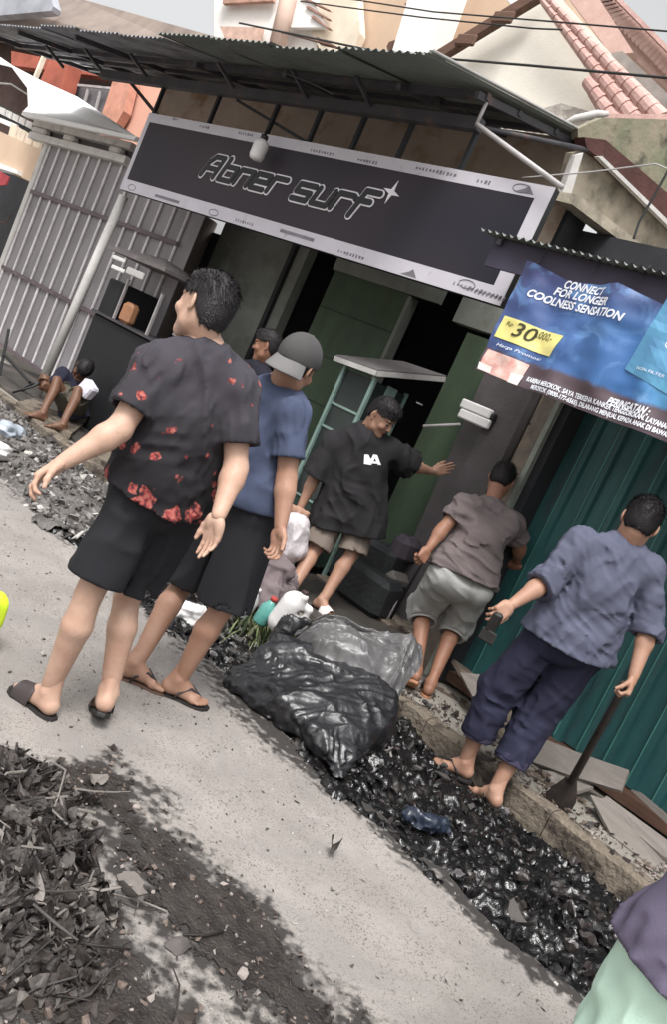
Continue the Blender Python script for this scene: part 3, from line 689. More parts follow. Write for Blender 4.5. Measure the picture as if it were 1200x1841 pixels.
beam((-9.9, 4.8, 3.68), (-4.25, 4.8, 3.69), .07, .09)
beam((-12.2, 4.7, 3.85), (-4.2, 4.7, 3.85), .045, .05, name='purlin')
beam((-12.2, 5.1, 3.95), (-4.2, 5.1, 3.95), .045, .04, name='purlin')
beam((-12.2, 5.6, 4.08), (-4.2, 5.6, 4.08), .045, .04, name='purlin')
for xx in (-12.0, -10.6, -9.2, -7.8, -6.4, -5.0, -4.23): beam((xx, 4.05 if xx < -9 else 4.6, 3.69 if xx < -9 else 3.81), (xx, 6.0, 4.17), .04, .05, name='rafter')
for xx in (-8.58, -7.55, -6.62, -6.02, -5.47, -4.93, -4.28, -3.5): beam((xx, 4.83, sz1-.02), (xx, 4.83, 3.66), .035, .035, name='hanger', m='dark') if xx < -4 else None
beam((-9.6, 4.9, 3.75), (-8.5, 4.83, sz1), .03, .03, m='dark', name='diagonal_brace')
beam((-7.3, 4.86, 3.64), (-5.9, 4.86, sz1-.02), .025, .025, m='dark', name='diagonal_brace')
for xx in (-10.9, -9.9, -8.9, -7.3, -6.2, -5.4): beam((xx, 4.8, 3.70), (xx+.02, 4.5, 3.80), .03, .03, name='strut')
a = atY(858, 224, 4.72); b = atY(1012, 337, 4.72)
MB().tube([a, b], .018, 8).build('grey_brace', M['pipe'], can, True)
MB().tube([a+A(-.0, 0, .16), a], .014, 8).build('grey_brace', M['pipe'], can, True)
MB().tube([(-4.30, 4.80, 3.68), (-4.02, 5.9, 4.1)], .02, 8).build('edge_bar', M['steel'], can, True)
# far side flashing along the right rim of the canopy
MB().bar((-4.165, 3.97, 3.745), (-4.165, 6.02, 4.265), .035, .012).build('rim_flashing', M['zincgreen'], can)
MB().bar((-4.150, 3.97, 3.752), (-4.150, 6.02, 4.272), .008, .010).build('rim_edge', M['whitedirty'], can)
post = MB(); pa = atY(60, 725, 4.92); pb = atY(226, 345, 4.92); pa[2] = 0.0
d_ = (pb-pa); pb2 = pa+d_*((3.64-pa[2])/d_[2]); pb2 = pb2+A(0, 0, 0)
post.tube([pa, pa+d_*.98], .052, 16)
pt = post.build('canopy_post', M['whitedirty'], None, True, org=pa); tag(pt, 'thick white tubular post under the left end of the sign', 'post')
# ================================================================= teal corrugated stall on the right
TY = 5.22
stall = thing('market_stall', 'teal corrugated metal stall front on the right of the surf shop', 'stall', (-1.2, TY, 0))
def ribbed(name, x0, x1, z0, z1, y, pitch, h, mt, par, ln=None, edge=.012):
    """box-profile sheet with upright ribs"""
    xs = []; x = x0
    while x < x1-.01:
        for dx, dy in ((0, 0), (pitch*.60, 0), (pitch*.68, -h), (pitch*.92, -h)):
            if x+dx < x1: xs.append((x+dx, y+dy))
        x += pitch
    xs.append((x1, y)); V = []; nz = 8
    for j in range(nz+1):
        z = z0+(z1-z0)*j/nz
        for (xx, yy) in xs: V.append((xx, yy+.004*math.sin(xx*7+j*1.3), z))
    m = len(xs); Fs = [(j*m+i, j*m+i+1, (j+1)*m+i+1, (j+1)*m+i) for j in range(nz) for i in range(m-1)]
    b = len(V); V += [(a, b_+.0015, c) for a, b_, c in V]; Fs += [tuple(q+b for q in f[::-1]) for f in Fs]
    o = mesh_obj(name, V, Fs, mt, par)
    return o
teal_in = mat('teal_sheet_fold', (.05, .25, .21), .5, sc=6, c2=(.02, .12, .10), bump=.05)
x = -2.70; i = 0
while x < 1.6:
    s = ribbed('corrugated_sheet', x, x+.875, .10+.01*(i % 2), 2.55, TY+.006*(i % 2), .175, .030, M['teal'], stall); i += 1
    for k in range(5):
        xr = x+.175*k+.119
        MB().box((xr, TY-.032+.006*((i-1) % 2), 1.3), (.008, .004, 2.36)).build('rib_edge_highlight', M['tealline'], s)  # thin pale strip paints the light caught on each rib
    x += .865
MB().span((-2.80, 4.97, .02), (-2.765, 5.06, 2.5)).build('door_post', mat('pale_weathered_post', (.34, .36, .32), .8, sc=8, c2=(.17, .19, .16), bump=.2), stall)
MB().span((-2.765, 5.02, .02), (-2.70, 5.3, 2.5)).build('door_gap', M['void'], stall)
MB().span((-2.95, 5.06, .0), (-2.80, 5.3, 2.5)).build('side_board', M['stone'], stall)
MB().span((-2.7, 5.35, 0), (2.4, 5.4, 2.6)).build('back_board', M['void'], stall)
MB().span((-2.72, 5.10, .03), (2.4, 5.27, .10)).build('bottom_rail', M['brown'], stall)
# little awning
aw = thing('awning', 'small dark corrugated awning above the blue banner', 'awning', (-1.2, 4.2, 2.78))
x = -3.34
while x < 2.2: corr(x, x+.84, 4.16, 2.785, 5.34, 2.90, M['zincgreen'], aw, pitch=.055, amp=.010, ny=3); x += .82
for y in (4.26, 5.1): MB().bar((-3.2, y, 2.755+(y-4.2)*.1), (2.2, y, 2.755+(y-4.2)*.1), .04, .04).build('awning_batten', M['steel'], aw)
MB().span((-3.25, 4.23, 2.60), (2.2, 4.25, 2.775)).build('awning_fascia', mat('dark_plum_board', (.035, .03, .05), .7), aw)
for xx in (-3.2, -1.2, .9): MB().bar((xx, 4.2, 2.75), (xx, 5.32, 2.87), .035, .035).build('awning_rafter', M['steel'], aw)

# ---- boards in front of the stall
def board(name, pts, Y, th, lab, m='plank', lean=None):
    P = px_poly(pts, Y) if lean is None else [atY(x, y, Y+l) for (x, y), l in zip(pts, lean)]
    n_ = unit(np.cross(P[1]-P[0], P[2]-P[0])); n_ = n_ if n_[1] > 0 else -n_
    o = MB().prism(P, n_*th).build(name, M[m], None, org=P[0]); tag(o, lab, 'board'); return o
board('wooden_board', [(945, 1364), (978, 1327), (1040, 1352), (1132, 1384), (1118, 1421), (1030, 1395)], 4.86, .025, 'wide grey board leaning on the foot of the teal stall', lean=[-.05, .07, .07, .07, -.05, -.05])
board('wooden_board', [(966, 1382), (1003, 1388), (1068, 1413), (1022, 1428), (1000, 1425)], 4.78, .02, 'small triangular grey board under the wide board', lean=[0, .05, .05, -.03, -.03])
board('wooden_board', [(1078, 1440), (1092, 1430), (1215, 1520), (1215, 1548), (1195, 1540)], 4.80, .03, 'long narrow grey board lying right of the shovel', lean=[-.06, .02, .02, -.06, -.06])
board('wooden_board', [(1135, 1420), (1150, 1425), (1215, 1478), (1215, 1495)], 4.98, .03, 'thin board along the bottom of the teal sheets at the right edge')
board('wooden_board', [(812, 1190), (838, 1208), (930, 1300), (905, 1330), (872, 1290)], 4.72, .03, 'mossy board lying behind the kerb between the two men', m='stone', lean=[.3, .35, .1, -.05, 0])
board('wooden_board', [(828, 1208), (890, 1215), (868, 1258), (850, 1250)], 4.80, .02, 'pinkish brown board scrap beside the stall door post', lean=[.1, .2, .0, 0])
board('wooden_board', [(1062, 1428), (1100, 1440), (1200, 1545), (1200, 1580), (1100, 1500)], 4.60, .02, 'flat pale board behind the broken kerb at the right', m='plank', lean=[.12, .2, .2, 0, 0])

# ================================================================= blue banner
BY = 4.20
ban = thing('advertising_banner', 'blue printed banner hanging crumpled under the small awning', 'banner', (-2.2, BY, 2.0))
bxL = -2.93; bxR = 1.3; bzT, bzB = 2.675, 1.985
def bdisp(x, z):
    u = (x-bxL); t = np.clip((bzT-z)/(bzT-bzB), 0, 1)
    hang = np.abs(((u/.62) % 1)-.5)*2
    s = .022*np.sin(u*11+2*t)*(1-.5*t)+.030*(hang-.5)*(1-t)+.012*np.sin(u*23-4*t)+.016*vnoise(np.stack([x*5, z*7, x*0+2], -1))+.007*vnoise(np.stack([x*14, z*16, x*0+5], -1))
    return BY-.015-s
def btop(u): return bzT-.045*(1-np.abs(((u/.62) % 1)-.5)*2)
nx, nz = 260, 44; V = []
for i in range(nx+1):
    x = bxL+(bxR-bxL)*i/nx
    zt = float(btop(np.array(x-bxL)))
    for j in range(nz+1): z = zt+(bzB-zt)*j/nz; V.append((x, 0, z))
V = np.array(V); V[:, 1] = bdisp(V[:, 0], V[:, 2]); V[:, 0] += .0
m = nz+1; Fs = [(i*m+j, i*m+j+1, (i+1)*m+j+1, (i+1)*m+j) for i in range(nx) for j in range(nz)]
nb = len(V); V2 = V+A(0, .003, 0)
# print colours: deep blue field fading to a bright aqua glow at the right, brown band at the bottom, all part of the printed picture
bm = bpy.data.materials.new('banner_print'); bm.use_nodes = True; T = bm.node_tree; N = T.nodes; Lk = T.links; bs = N['Principled BSDF']; bs.inputs['Roughness'].default_value = .38
tc = N.new('ShaderNodeTexCoord'); sx = N.new('ShaderNodeSeparateXYZ'); Lk.new(tc.outputs['Object'], sx.inputs[0])
def mrange(src, a, b): q = N.new('ShaderNodeMapRange'); q.inputs['From Min'].default_value = a; q.inputs['From Max'].default_value = b; Lk.new(src, q.inputs['Value']); return q.outputs[0]
def mixc(f, a, b):
    q = N.new('ShaderNodeMixRGB'); Lk.new(f, q.inputs[0])
    for k, v in ((1, a), (2, b)):
        if isinstance(v, tuple): q.inputs[k].default_value = (*v, 1)
        else: Lk.new(v, q.inputs[k])
    return q.outputs[0]
def mathn(op, a, b):
    q = N.new('ShaderNodeMath'); q.operation = op
    for k, v in ((0, a), (1, b)):
        if isinstance(v, (int, float)): q.inputs[k].default_value = v
        else: Lk.new(v, q.inputs[k])
    return q.outputs[0]
nz_ = N.new('ShaderNodeTexNoise'); nz_.inputs['Scale'].default_value = 5; nz_.inputs['Detail'].default_value = 6; nz_.inputs['Distortion'].default_value = 1.2; Lk.new(tc.outputs['Object'], nz_.inputs['Vector'])
c = mixc(mrange(sx.outputs['X'], -.75, .35), (.050, .075, .20), (.04, .15, .38))
c = mixc(mrange(sx.outputs['Z'], .45, .70), c, (.045, .045, .12))
c = mixc(mrange(nz_.outputs['Fac'], .5, .72), c, (.13, .27, .52))
# glow centre near local (0.95, 0.33)
dx = mathn('MULTIPLY', mathn('SUBTRACT', sx.outputs['X'], .92), 1.0); dz = mathn('MULTIPLY', mathn('SUBTRACT', sx.outputs['Z'], .34), 1.7)
dd = mathn('SQRT', mathn('ADD', mathn('MULTIPLY', dx, dx), mathn('MULTIPLY', dz, dz)), 0)
c = mixc(mrange(dd, .75, .10), c, (.22, .62, .78))
zz = mathn('ADD', sx.outputs['Z'], mathn('MULTIPLY', nz_.outputs['Fac'], .06))
c = mixc(mrange(zz, .175, .150), c, (.075, .05, .06))
Lk.new(c, bs.inputs['Base Color'])
mesh_obj('banner_cloth', np.concatenate([V, V2]), Fs+[tuple(q+nb for q in f[::-1]) for f in Fs], bm, ban, True)
def flat_sub(V, Fs): return V, Fs
def text_mesh(s, size, shear=.25, bold=.0, cx=1.0):
    cu = bpy.data.curves.new('t', 'FONT'); cu.body = s; cu.size = size; cu.shear = shear; cu.offset = bold; cu.resolution_u = 3; cu.space_character = cx
    o = bpy.data.objects.new('t', cu); COL.objects.link(o); dg = bpy.context.evaluated_depsgraph_get(); me = bpy.data.meshes.new_from_object(o.evaluated_get(dg))
    V = np.array([v.co[:] for v in me.vertices]); Fq = [tuple(p.vertices) for p in me.polygons]
    bpy.data.objects.remove(o); bpy.data.curves.remove(cu); bpy.data.meshes.remove(me); return V, Fq
def on_banner(name, V2d, Fq, mt, off=.004):
    """V2d: (x, z) points; a thin print laid on the cloth"""
    V2d = np.asarray(V2d, float); y = bdisp(V2d[:, 0], V2d[:, 1])-off
    return mesh_obj(name, np.stack([V2d[:, 0], y, V2d[:, 1]], 1), Fq, mt, ban)
WT = mat('white_print', (.72, .74, .80), .5, bump=0)
def btext(s, x, z, h, wid=None, mt=WT, shear=.25, bold=.0, ang=0.0, off=.005):
    V, Fq = text_mesh(s, h/.72, shear, bold); x0, x1 = V[:, 0].min(), V[:, 0].max(); V[:, 0] -= x0
    if wid: V[:, 0] *= wid/(x1-x0)
    ca, sa = math.cos(ang), math.sin(ang); X = x+V[:, 0]*ca-V[:, 1]*sa; Z = z+V[:, 0]*sa+V[:, 1]*ca
    return on_banner('printed_text', np.stack([X, Z], 1), Fq, mt, off)
def at_b(x, y): p = atY(x, y, BY-.02); return p[0], p[2]
def line(s, pa, pb, h, **k):
    (xa, za), (xb, zb_) = at_b(*pa), at_b(*pb); return btext(s, xa, za, h, wid=math.hypot(xb-xa, zb_-za), ang=math.atan2(zb_-za, xb-xa), **k)
line('CONNECT', (1010, 514), (1087, 532), .045, bold=.0018)
line('FOR LONGER', (992, 526), (1094, 553), .045, bold=.0018)
line('COOLNESS SENSATION', (952, 535), (1122, 581), .045, bold=.0018)
def bpoly(name, pts, mt, off):
    """filled polygon, subdivided along the cloth"""
    P = np.array([at_b(*p) for p in pts]); n_ = 10; V = []; 
    for i in range(n_+1):
        a = P[0]+(P[1]-P[0])*i/n_; b = P[3]+(P[2]-P[3])*i/n_
        for j in range(n_+1): V.append(a+(b-a)*j/n_)
    Fq = [(i*(n_+1)+j, i*(n_+1)+j+1, (i+1)*(n_+1)+j+1, (i+1)*(n_+1)+j) for i in range(n_) for j in range(n_)]
    return on_banner(name, V, Fq, mt, off)
bpoly('price_panel', [(911, 569), (1014, 604), (988, 641), (892, 606)], mat('yellow_print', (.72, .66, .20), .5, c2=(.70, .62, .28), bump=0), .005)
INK = mat('black_print', (.05, .045, .02), .5, bump=0)
line('30', (921, 604), (958, 616), .085, mt=INK, bold=.001, off=.008)
line('.000,-', (962, 605), (990, 614), .045, mt=INK, off=.008)
line('Rp', (913, 585), (925, 589), .022, mt=INK, off=.008)
line('Harga Promosi', (895, 622), (970, 648), .018, mt=WT, off=.006)
bpoly('pink_picture', [(880, 628), (951, 655), (932, 694), (862, 664)], mat('pink_print', (.62, .27, .23), .5, sc=14, c2=(.80, .62, .56), bump=0), .005)
bpoly('pale_print', [(866, 652), (886, 660), (882, 671), (862, 664)], mat('pale_print', (.80, .74, .70), .5, bump=0), .007)
bpoly('pale_print', [(922, 672), (942, 676), (932, 694), (915, 688)], mat('pale_print', (.80, .74, .70), .5, bump=0), .007)
line('PERINGATAN :', (1088, 724), (1168, 749), .042, bold=.002)
line('KARENA MEROKOK, SAYA TERKENA KANKER TENGGOROKAN. LAYANAN BERHENTI', (946, 684), (1245, 787), .028, shear=0, bold=.001)
line('MEROKOK (0800-177-6565). DILARANG MENJUAL KEPADA ANAK DI BAWAH 18 TAHUN', (955, 699), (1245, 802), .026, shear=0, bold=.001)
# the pictured box at the right of the print
bpoly('pictured_box', [(1200, 535), (1330, 570), (1300, 770), (1121, 661)], mat('box_print', (.07, .17, .34), .4, sc=3, c2=(.12, .38, .55), bump=0), .004)
line('O', (1193, 622), (1204, 626), .045, off=.008, shear=.1)
line('NON-', (1143, 662), (1164, 669), .016, off=.008, shear=0); line('FILTER', (1166, 670), (1196, 681), .016, off=.008, shear=0)
# ropes / ties
for x, y in ((962, 480), (1066, 488), (1150, 505)):
    p = atY(x, y, 4.2); MB().tube([p, p+A(.01, .02, .10)], .004, 5).build('tie_cord', M['wire'], ban)

# ================================================================= gate and fascia on the left
gt = thing('sheet_gate', 'tall grey corrugated gate with pale ribs at the far left', 'gate', (-10.5, 5.5, 0))
zt, zb_ = 2.93, .13
xg = -12.0
while xg < -8.3:
    MB().box((xg+.285, 5.52, (zt+zb_)/2), (.56, .012, zt-zb_)).build('gate_sheet', M['gatesheet'], gt)
    for dx in (0.0, .285): 
        MB().box((xg+dx, 5.500, (zt+zb_)/2), (.035, .03, zt-zb_), bev=.008).build('gate_rib', M['gaterib'], gt)
    xg += .57
for z in (2.25, 1.13, .17): MB().box((-10.15, 5.475, z), (3.8, .02, .05)).build('gate_rail', M['gaterail'], gt)
MB().box((-12.08, 5.5, 1.5), (.12, .08, 3.0), bev=.01).build('gate_post', M['whitedirty'], gt)
# white eave with cut openings above it
ev = thing('white_eave', 'white concrete eave with oval openings above the gate', 'eave', (-11, 5.4, 3))
EY = 5.40
P = px_poly([(62, 214), (236, 258), (222, 292), (56, 250)], EY)
zA, zB = P[3][2], P[0][2]; xa, xb = P[0][0], P[1][0]
zt_ = (P[0][2]+P[1][2])/2; zl_ = (P[2][2]+P[3][2])/2; hb = zt_-zl_
# beam made of top strip, bottom strip and webs between rounded holes
MB().span((xa, EY, zt_-hb*.30), (xb, EY+.12, zt_)).build('eave_top', M['whitedirty'], ev)
MB().span((xa, EY, zl_), (xb, EY+.12, zl_+hb*.34)).build('eave_bottom', M['whitedirty'], ev)
hx = [atY(80, 235, EY)[0], atY(112, 245, EY)[0], atY(130, 248, EY)[0], atY(194, 265, EY)[0], atY(213, 270, EY)[0], atY(236, 276, EY)[0]]
wx = [(xa, hx[0]), (hx[1], hx[2]), (hx[3], hx[4])]
for a, b in wx: MB().box(((a+b)/2, EY+.06, (zt_+zl_)/2+hb*.02), (b-a, .118, hb*.40), bev=.03).build('eave_web', M['whitedirty'], ev)
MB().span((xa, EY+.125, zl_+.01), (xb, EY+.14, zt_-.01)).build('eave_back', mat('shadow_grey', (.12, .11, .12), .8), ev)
rw = mat('white_roof_sheet', (.86, .85, .84), .6, var=.03, bump=.05)
tp = [atY(40, 202, EY-.3), atY(245, 246, EY-.3), atY(140, 175, 6.9), atY(40, 130, 7.6), atY(0, 103, 7.9), atY(-6, 112, 7.8), atY(22, 118, 7.4), atY(50, 155, 6.9), atY(52, 190, 6.2)]
MB().prism(tp, (0, 0, -.04)).build('eave_roof', rw, ev)
MB().prism(px_poly([(40, 200), (246, 246), (240, 252), (42, 209)], EY-.32), (0, .06, 0)).build('eave_lip', M['white'], ev)

# ---- things behind at the far left
fb = thing('left_house', 'shadowy house with beige wall strip and red cloth at the left edge', 'house', (-17, 8, 0))
slab_px('beige_band', [(-20, 228), (75, 270), (62, 330), (-20, 292)], 7.0, .3, M['sand'], fb)
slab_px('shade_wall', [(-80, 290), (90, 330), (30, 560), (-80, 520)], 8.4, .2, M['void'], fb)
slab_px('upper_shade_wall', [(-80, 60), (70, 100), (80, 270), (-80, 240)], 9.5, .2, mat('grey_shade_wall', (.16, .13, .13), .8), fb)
slab_px('tilted_sign', [(-10, 183), (40, 210), (60, 225), (55, 245), (-10, 212)], 7.4, .05, M['dark'], fb)
for i in range(5): slab_px('pale_tile', [(0+i*12, 192+i*6), (9+i*12, 196+i*6), (6+i*12, 208+i*6), (-3+i*12, 203+i*6)], 7.36, .03, M['whitedirty'], fb)
slab_px('pale_strip', [(-10, 208), (30, 224), (26, 232), (-10, 216)], 7.30, .05, M['white'], fb)
for i in range(4): slab_px('pale_block', [(20+i*14, 222+i*8), (32+i*14, 228+i*8), (26+i*14, 250+i*8), (14+i*14, 246+i*8)], 7.1, .05, M['sand2'], fb)
slab_px('pale_ledge', [(-10, 290), (32, 306), (30, 313), (-10, 300)], 6.9, .1, M['white'], fb)
slab_px('red_cloth', [(-10, 302), (16, 318), (10, 332), (-10, 335)], 6.85, .03, mat('red_cloth', (.35, .05, .06), .8), fb)
MB().tube([atY(-10, 395, 7.0), atY(10, 402, 7.0), atY(22, 385, 7.0)], .01, 6).build('red_cable', M['dkbrown'], fb)
MB().tube([atY(-10, 150, 7.6), atY(20, 152, 7.6), atY(52, 172, 7.5)], .02, 6).build('curved_pipe', M['pipe'], fb)

# ---- orange house behind the canopy at the left
oh = thing('orange_house', 'orange walled house with dark balconies behind the canopy', 'house', (-16, 9, 0))
slab_px('peach_wall', [(216, 140), (240, 142), (302, 152), (268, 215), (262, 270), (170, 270)], 7.2, .3, M['peach'], oh)
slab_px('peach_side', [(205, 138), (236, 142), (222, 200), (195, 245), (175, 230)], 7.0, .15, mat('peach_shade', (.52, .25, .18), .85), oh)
slab_px('red_pillar', [(88, 110), (125, 112), (110, 165), (60, 200), (70, 150)], 8.0, .3, M['redwall'], oh)
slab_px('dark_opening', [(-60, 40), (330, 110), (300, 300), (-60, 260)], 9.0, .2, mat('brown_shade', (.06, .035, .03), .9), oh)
slab_px('red_band', [(20, 92), (200, 128), (200, 140), (20, 118)], 8.5, .2, M['redwall'], oh)
slab_px('balcony_wall', [(112, 150), (215, 165), (190, 250), (100, 200)], 8.4, .1, mat('grey_balcony', (.15, .14, .15), .7), oh)
for i in range(4): slab_px('balcony_bar', [(134+i*22, 155+i*4), (137+i*22, 156+i*4), (124+i*22, 200+i*6), (121+i*22, 199+i*6)], 8.3, .03, M['pipe'], oh)
slab_px('balcony_rail', [(110, 148), (212, 158), (212, 162), (110, 152)], 8.28, .04, M['pipe'], oh)
MB().bar(atY(92, 72, 7.6), atY(60, 150, 7.6), .08, .08).build('white_prop', M['sand2'], oh)
sl = thing('roof_slab', 'wide taupe concrete roof slab jutting over the canopy at the upper left', 'roof', (-20, 9, 5))
P = [atY(-60, 0, 8.6), atY(-60, -60, 9.5), atY(128, -6, 9.2), atY(392, 68, 8.8), atY(400, 112, 8.6), atY(-60, 60, 8.4)]
MB().prism(P, (0, .5, .1)).build('slab', M['slab'], sl)
MB().prism([atY(-60, -40, 8.2), atY(90, -10, 8.2), atY(96, 12, 8.2), atY(92, 20, 8.2), atY(-60, 34, 8.2)], (0, .2, 0)).build('slab_edge', M['slab2'], sl)

# ================================================================= pale building and gable house above the canopy
pb = thing('pale_building', 'tall sand coloured building with white columns behind the canopy', 'building', (-14, 12, 0))
slab_px('back_wall', [(560, -80), (1060, -80), (1060, 300), (520, 300)], 12.6, .4, M['sand'], pb)
slab_px('white_wall', [(385, -80), (580, -80), (560, 240), (385, 240)], 12.4, .2, mat('white_wall', (.80, .77, .74), .8, var=.04, bump=.05), pb)
slab_px('pale_panel', [(600, -80), (640, -80), (648, 60), (628, 110), (580, 100), (560, 60)], 12.3, .2, M['sand2'], pb)
slab_px('white_column', [(752, -60), (828, -60), (765, 112), (700, 112)], 11.6, .5, mat('white_column', (.84, .83, .80), .7, var=.03, bump=.03), pb)
slab_px('window_recess', [(402, -20), (490, -20), (490, 2), (400, 7)], 12.2, .1, mat('brown_trim', (.42, .25, .19), .8), pb)
slab_px('brown_recess', [(395, 48), (470, 50), (462, 84), (410, 84)], 12.2, .1, mat('pinkish_recess', (.56, .38, .31), .85), pb)
MB().tube([atY(532, -60, 12.0), atY(497, 90, 12.0)], .20, 18).build('round_pillar', mat('pinkish_pillar', (.66, .49, .41), .8, c2=(.58, .42, .35), bump=.05), pb, True)
for i in range(3):
    slab_px('stair_tread', [(540+i*9, -4+i*17), (546+i*9, -6+i*17), (592+i*1, 18+i*17), (586+i*1, 17+i*17)], 12.1, .1, mat('stair_brown', (.34, .20, .16), .8), pb)
slab_px('stair_side', [(520, -30), (560, 0), (588, 50), (520, 50)], 12.15, .1, M['white'], pb)
slab_px('round_ornament', [(700, 76), (712, 72), (712, 80), (706, 98), (698, 95), (696, 84)], 12.0, .1, M['brown'], pb)
slab_px('round_ornament', [(728, 6), (740, 8), (738, 20), (732, 20)], 12.0, .1, M['brown'], pb)
MB().tube([atY(470, 50, 11.9), atY(520, 62, 11.9), atY(600, 84, 11.9)], .02, 6).build('handrail', M['brown'], pb)
slab_px('lattice', [(568, 66), (606, 84), (610, 88), (575, 80)], 11.9, .05, M['brown'], pb)
slab_px('white_beam', [(860, -60), (900, -60), (960, 10), (930, 20)], 11.4, .2, M['white'], pb)

gh = thing('gable_house', 'cream gable wall house with clay tiled roof at the upper right', 'house', (-6, 8, 0))
slab_px('gable_wall', [(968, -6), (1040, 90), (1100, 190), (1100, 300), (800, 300), (765, 118)], 7.8, .25, M['gable'], gh)
slab_px('stained_wall', [(860, 172), (930, 178), (975, 196), (1010, 186), (1075, 205), (1100, 215), (1100, 300), (840, 300), (850, 200)], 7.77, .03, M['stain'], gh)
MB().bar(atY(972, -8, 7.6), atY(765, 118, 7.6), .10, .16, bev=.02).build('barge_board', M['brown'], gh)
for t in (.3, .62): p = atY(972, -8, 7.52)*(1-t)+atY(765, 118, 7.52)*t; MB().box(p, (.3, .05, .14), bev=.02).build('barge_joint', M['brown'], gh)
# verge tiles running down the right slope: two rows of single tiles
tA, tB = atY(978, 0, 7.6), atY(1168, 232, 7.6); dS = (tB-tA); Ls = np.linalg.norm(dS); dS = dS/Ls; dN = unit(np.cross(dS, A(0, 1, 0)))
if dN[2] < 0: dN = -dN
n_ = 15
for row in range(3):
    for k in range(n_):
        t = (k+.5+.33*row)/n_
        if row == 2 and k < 8: continue
        c = tA+dS*Ls*t+dN*(.10-.14*row)*(.35+.9*t)
        L1 = Ls/n_*1.18; w1 = .13*(.5+.8*t)
        R = np.array([unit(dS*1+dN*(-.06)), A(0, 1, 0), dN]); m = MB(); nn = 7; V = []
        for s_ in (-.5, .5):
            for q in range(nn):
                a = math.pi*q/(nn-1); V.append(c+dS*s_*L1+dN*math.cos(a)*w1*.55*(1.12 if s_ > 0 else .94)-A(0, 1, 0)*math.sin(a)*.07*(1.15 if s_ > 0 else .94))
        m.add(V, [(q, q+1, nn+q+1, nn+q) for q in range(nn-1)]+[tuple(range(nn)), tuple(range(2*nn-1, nn-1, -1)), (0, nn, 2*nn-1, nn-1)])
        m.build('verge_tile', M['tile'], gh)
slab_px('white_verge', [(985, -10), (1003, -10), (1100, 98), (1094, 110), (1060, 80)], 7.75, .1, M['gable'], gh)
slab_px('roof_plane', [(1003, -30), (1060, -30), (1140, 95), (1100, 100)], 8.3, .15, M['tilefar'], gh)
slab_px('grey_flank', [(1100, 96), (1120, 92), (1250, 215), (1250, 300), (1190, 225), (1098, 112)], 8.0, .2, mat('grey_flank', (.27, .24, .22), .85, dirt=(.5, .45, .4), dsc=3, dthr=(.58, .7)), gh)
fr = thing('tiled_roof', 'large salmon tiled roof against the sky at the upper right', 'roof', (-8, 10, 6))
RPt = [(1020, -60), (1085, -10), (1140, 45), (1215, 118), (1260, 160), (1260, 210), (1125, 92), (1060, -5), (1010, -60)]
slab_px('roof_base', RPt, 10.2, .3, M['tilefar'], fr)
a0, a1 = atY(1075, -30, 10.12), atY(1260, 145, 10.12); b0, b1 = atY(1035, -30, 10.12), atY(1245, 185, 10.12)
for k in range(30):
    t = (k+.5)/30; p = a0*(1-t)+a1*t; q = b0*(1-t)+b1*t
    MB().bar(p, q, .10, .045, up=(0, -1, 0), bev=.01).build('roof_tile_row', M['tilefar'], fr)
MB().bar(atY(1072, -40, 10.0), atY(1262, 152, 10.0), .12, .05).build('ridge_cap', M['tile'], fr)
# curled zinc gutter and pink ledge where the canopy meets the corner
gu = MB(); pa_ = [atY(1005, 228, 5.95), atY(1035, 214, 6.0), atY(1075, 206, 6.05), atY(1095, 205, 6.1)]; gu.tube(pa_, [.012, .03, .035, .02], 10)
tag(gu.build('gutter_flap', M['whitedirty'], None, True, org=pa_[0]), 'curled strip of zinc gutter at the corner of the canopy', 'gutter')
o = slab_px('pink_ledge', [(1072, 205), (1230, 206), (1230, 218), (1160, 214), (1080, 213)], 6.6, .5, M['tile'], None, org=atY(1150, 210, 6.6)); tag(o, 'pink tile ledge above the mossy wall at the right', 'ledge')
# overhead cables
def cable(pts, Y, lab, r=.011, m='wire'):
    P = [atY(x, y, Y) for x, y in pts]; Q = []
    for i in range(len(P)-1):
        for k in range(8): Q.append(P[i]*(1-k/8)+P[i+1]*k/8)
    Q.append(P[-1]); o = MB().tube(Q, r, 6).build('cable', M[m], None, True, org=Q[0]); tag(o, lab, 'cable', None)
cable([(560, -12), (780, 22), (1000, 40), (1260, 62)], 6.6, 'uppermost overhead cable crossing the pale building', .008)
cable([(540, 3), (760, 32), (960, 52), (1012, 54)], 6.6, 'second overhead cable ending at the clay verge tiles', .008)
cable([(430, 42), (700, 98), (950, 118), (1260, 146)], 6.0, 'lowest thick cable crossing the cream gable wall', .011)
cable([(940, 320), (1060, 310), (1180, 295), (1260, 330)], 4.9, 'thin pale wire strung past the corner pier', .005, 'pipe')
cable([(1260, 190), (1195, 320), (1150, 400), (1140, 430)], 5.0, 'dark wire hanging down the dirty side wall', .008)
cable([(430, 100), (560, 150), (600, 170)], 4.3, 'loose wire sagging under the canopy sheets', .006)

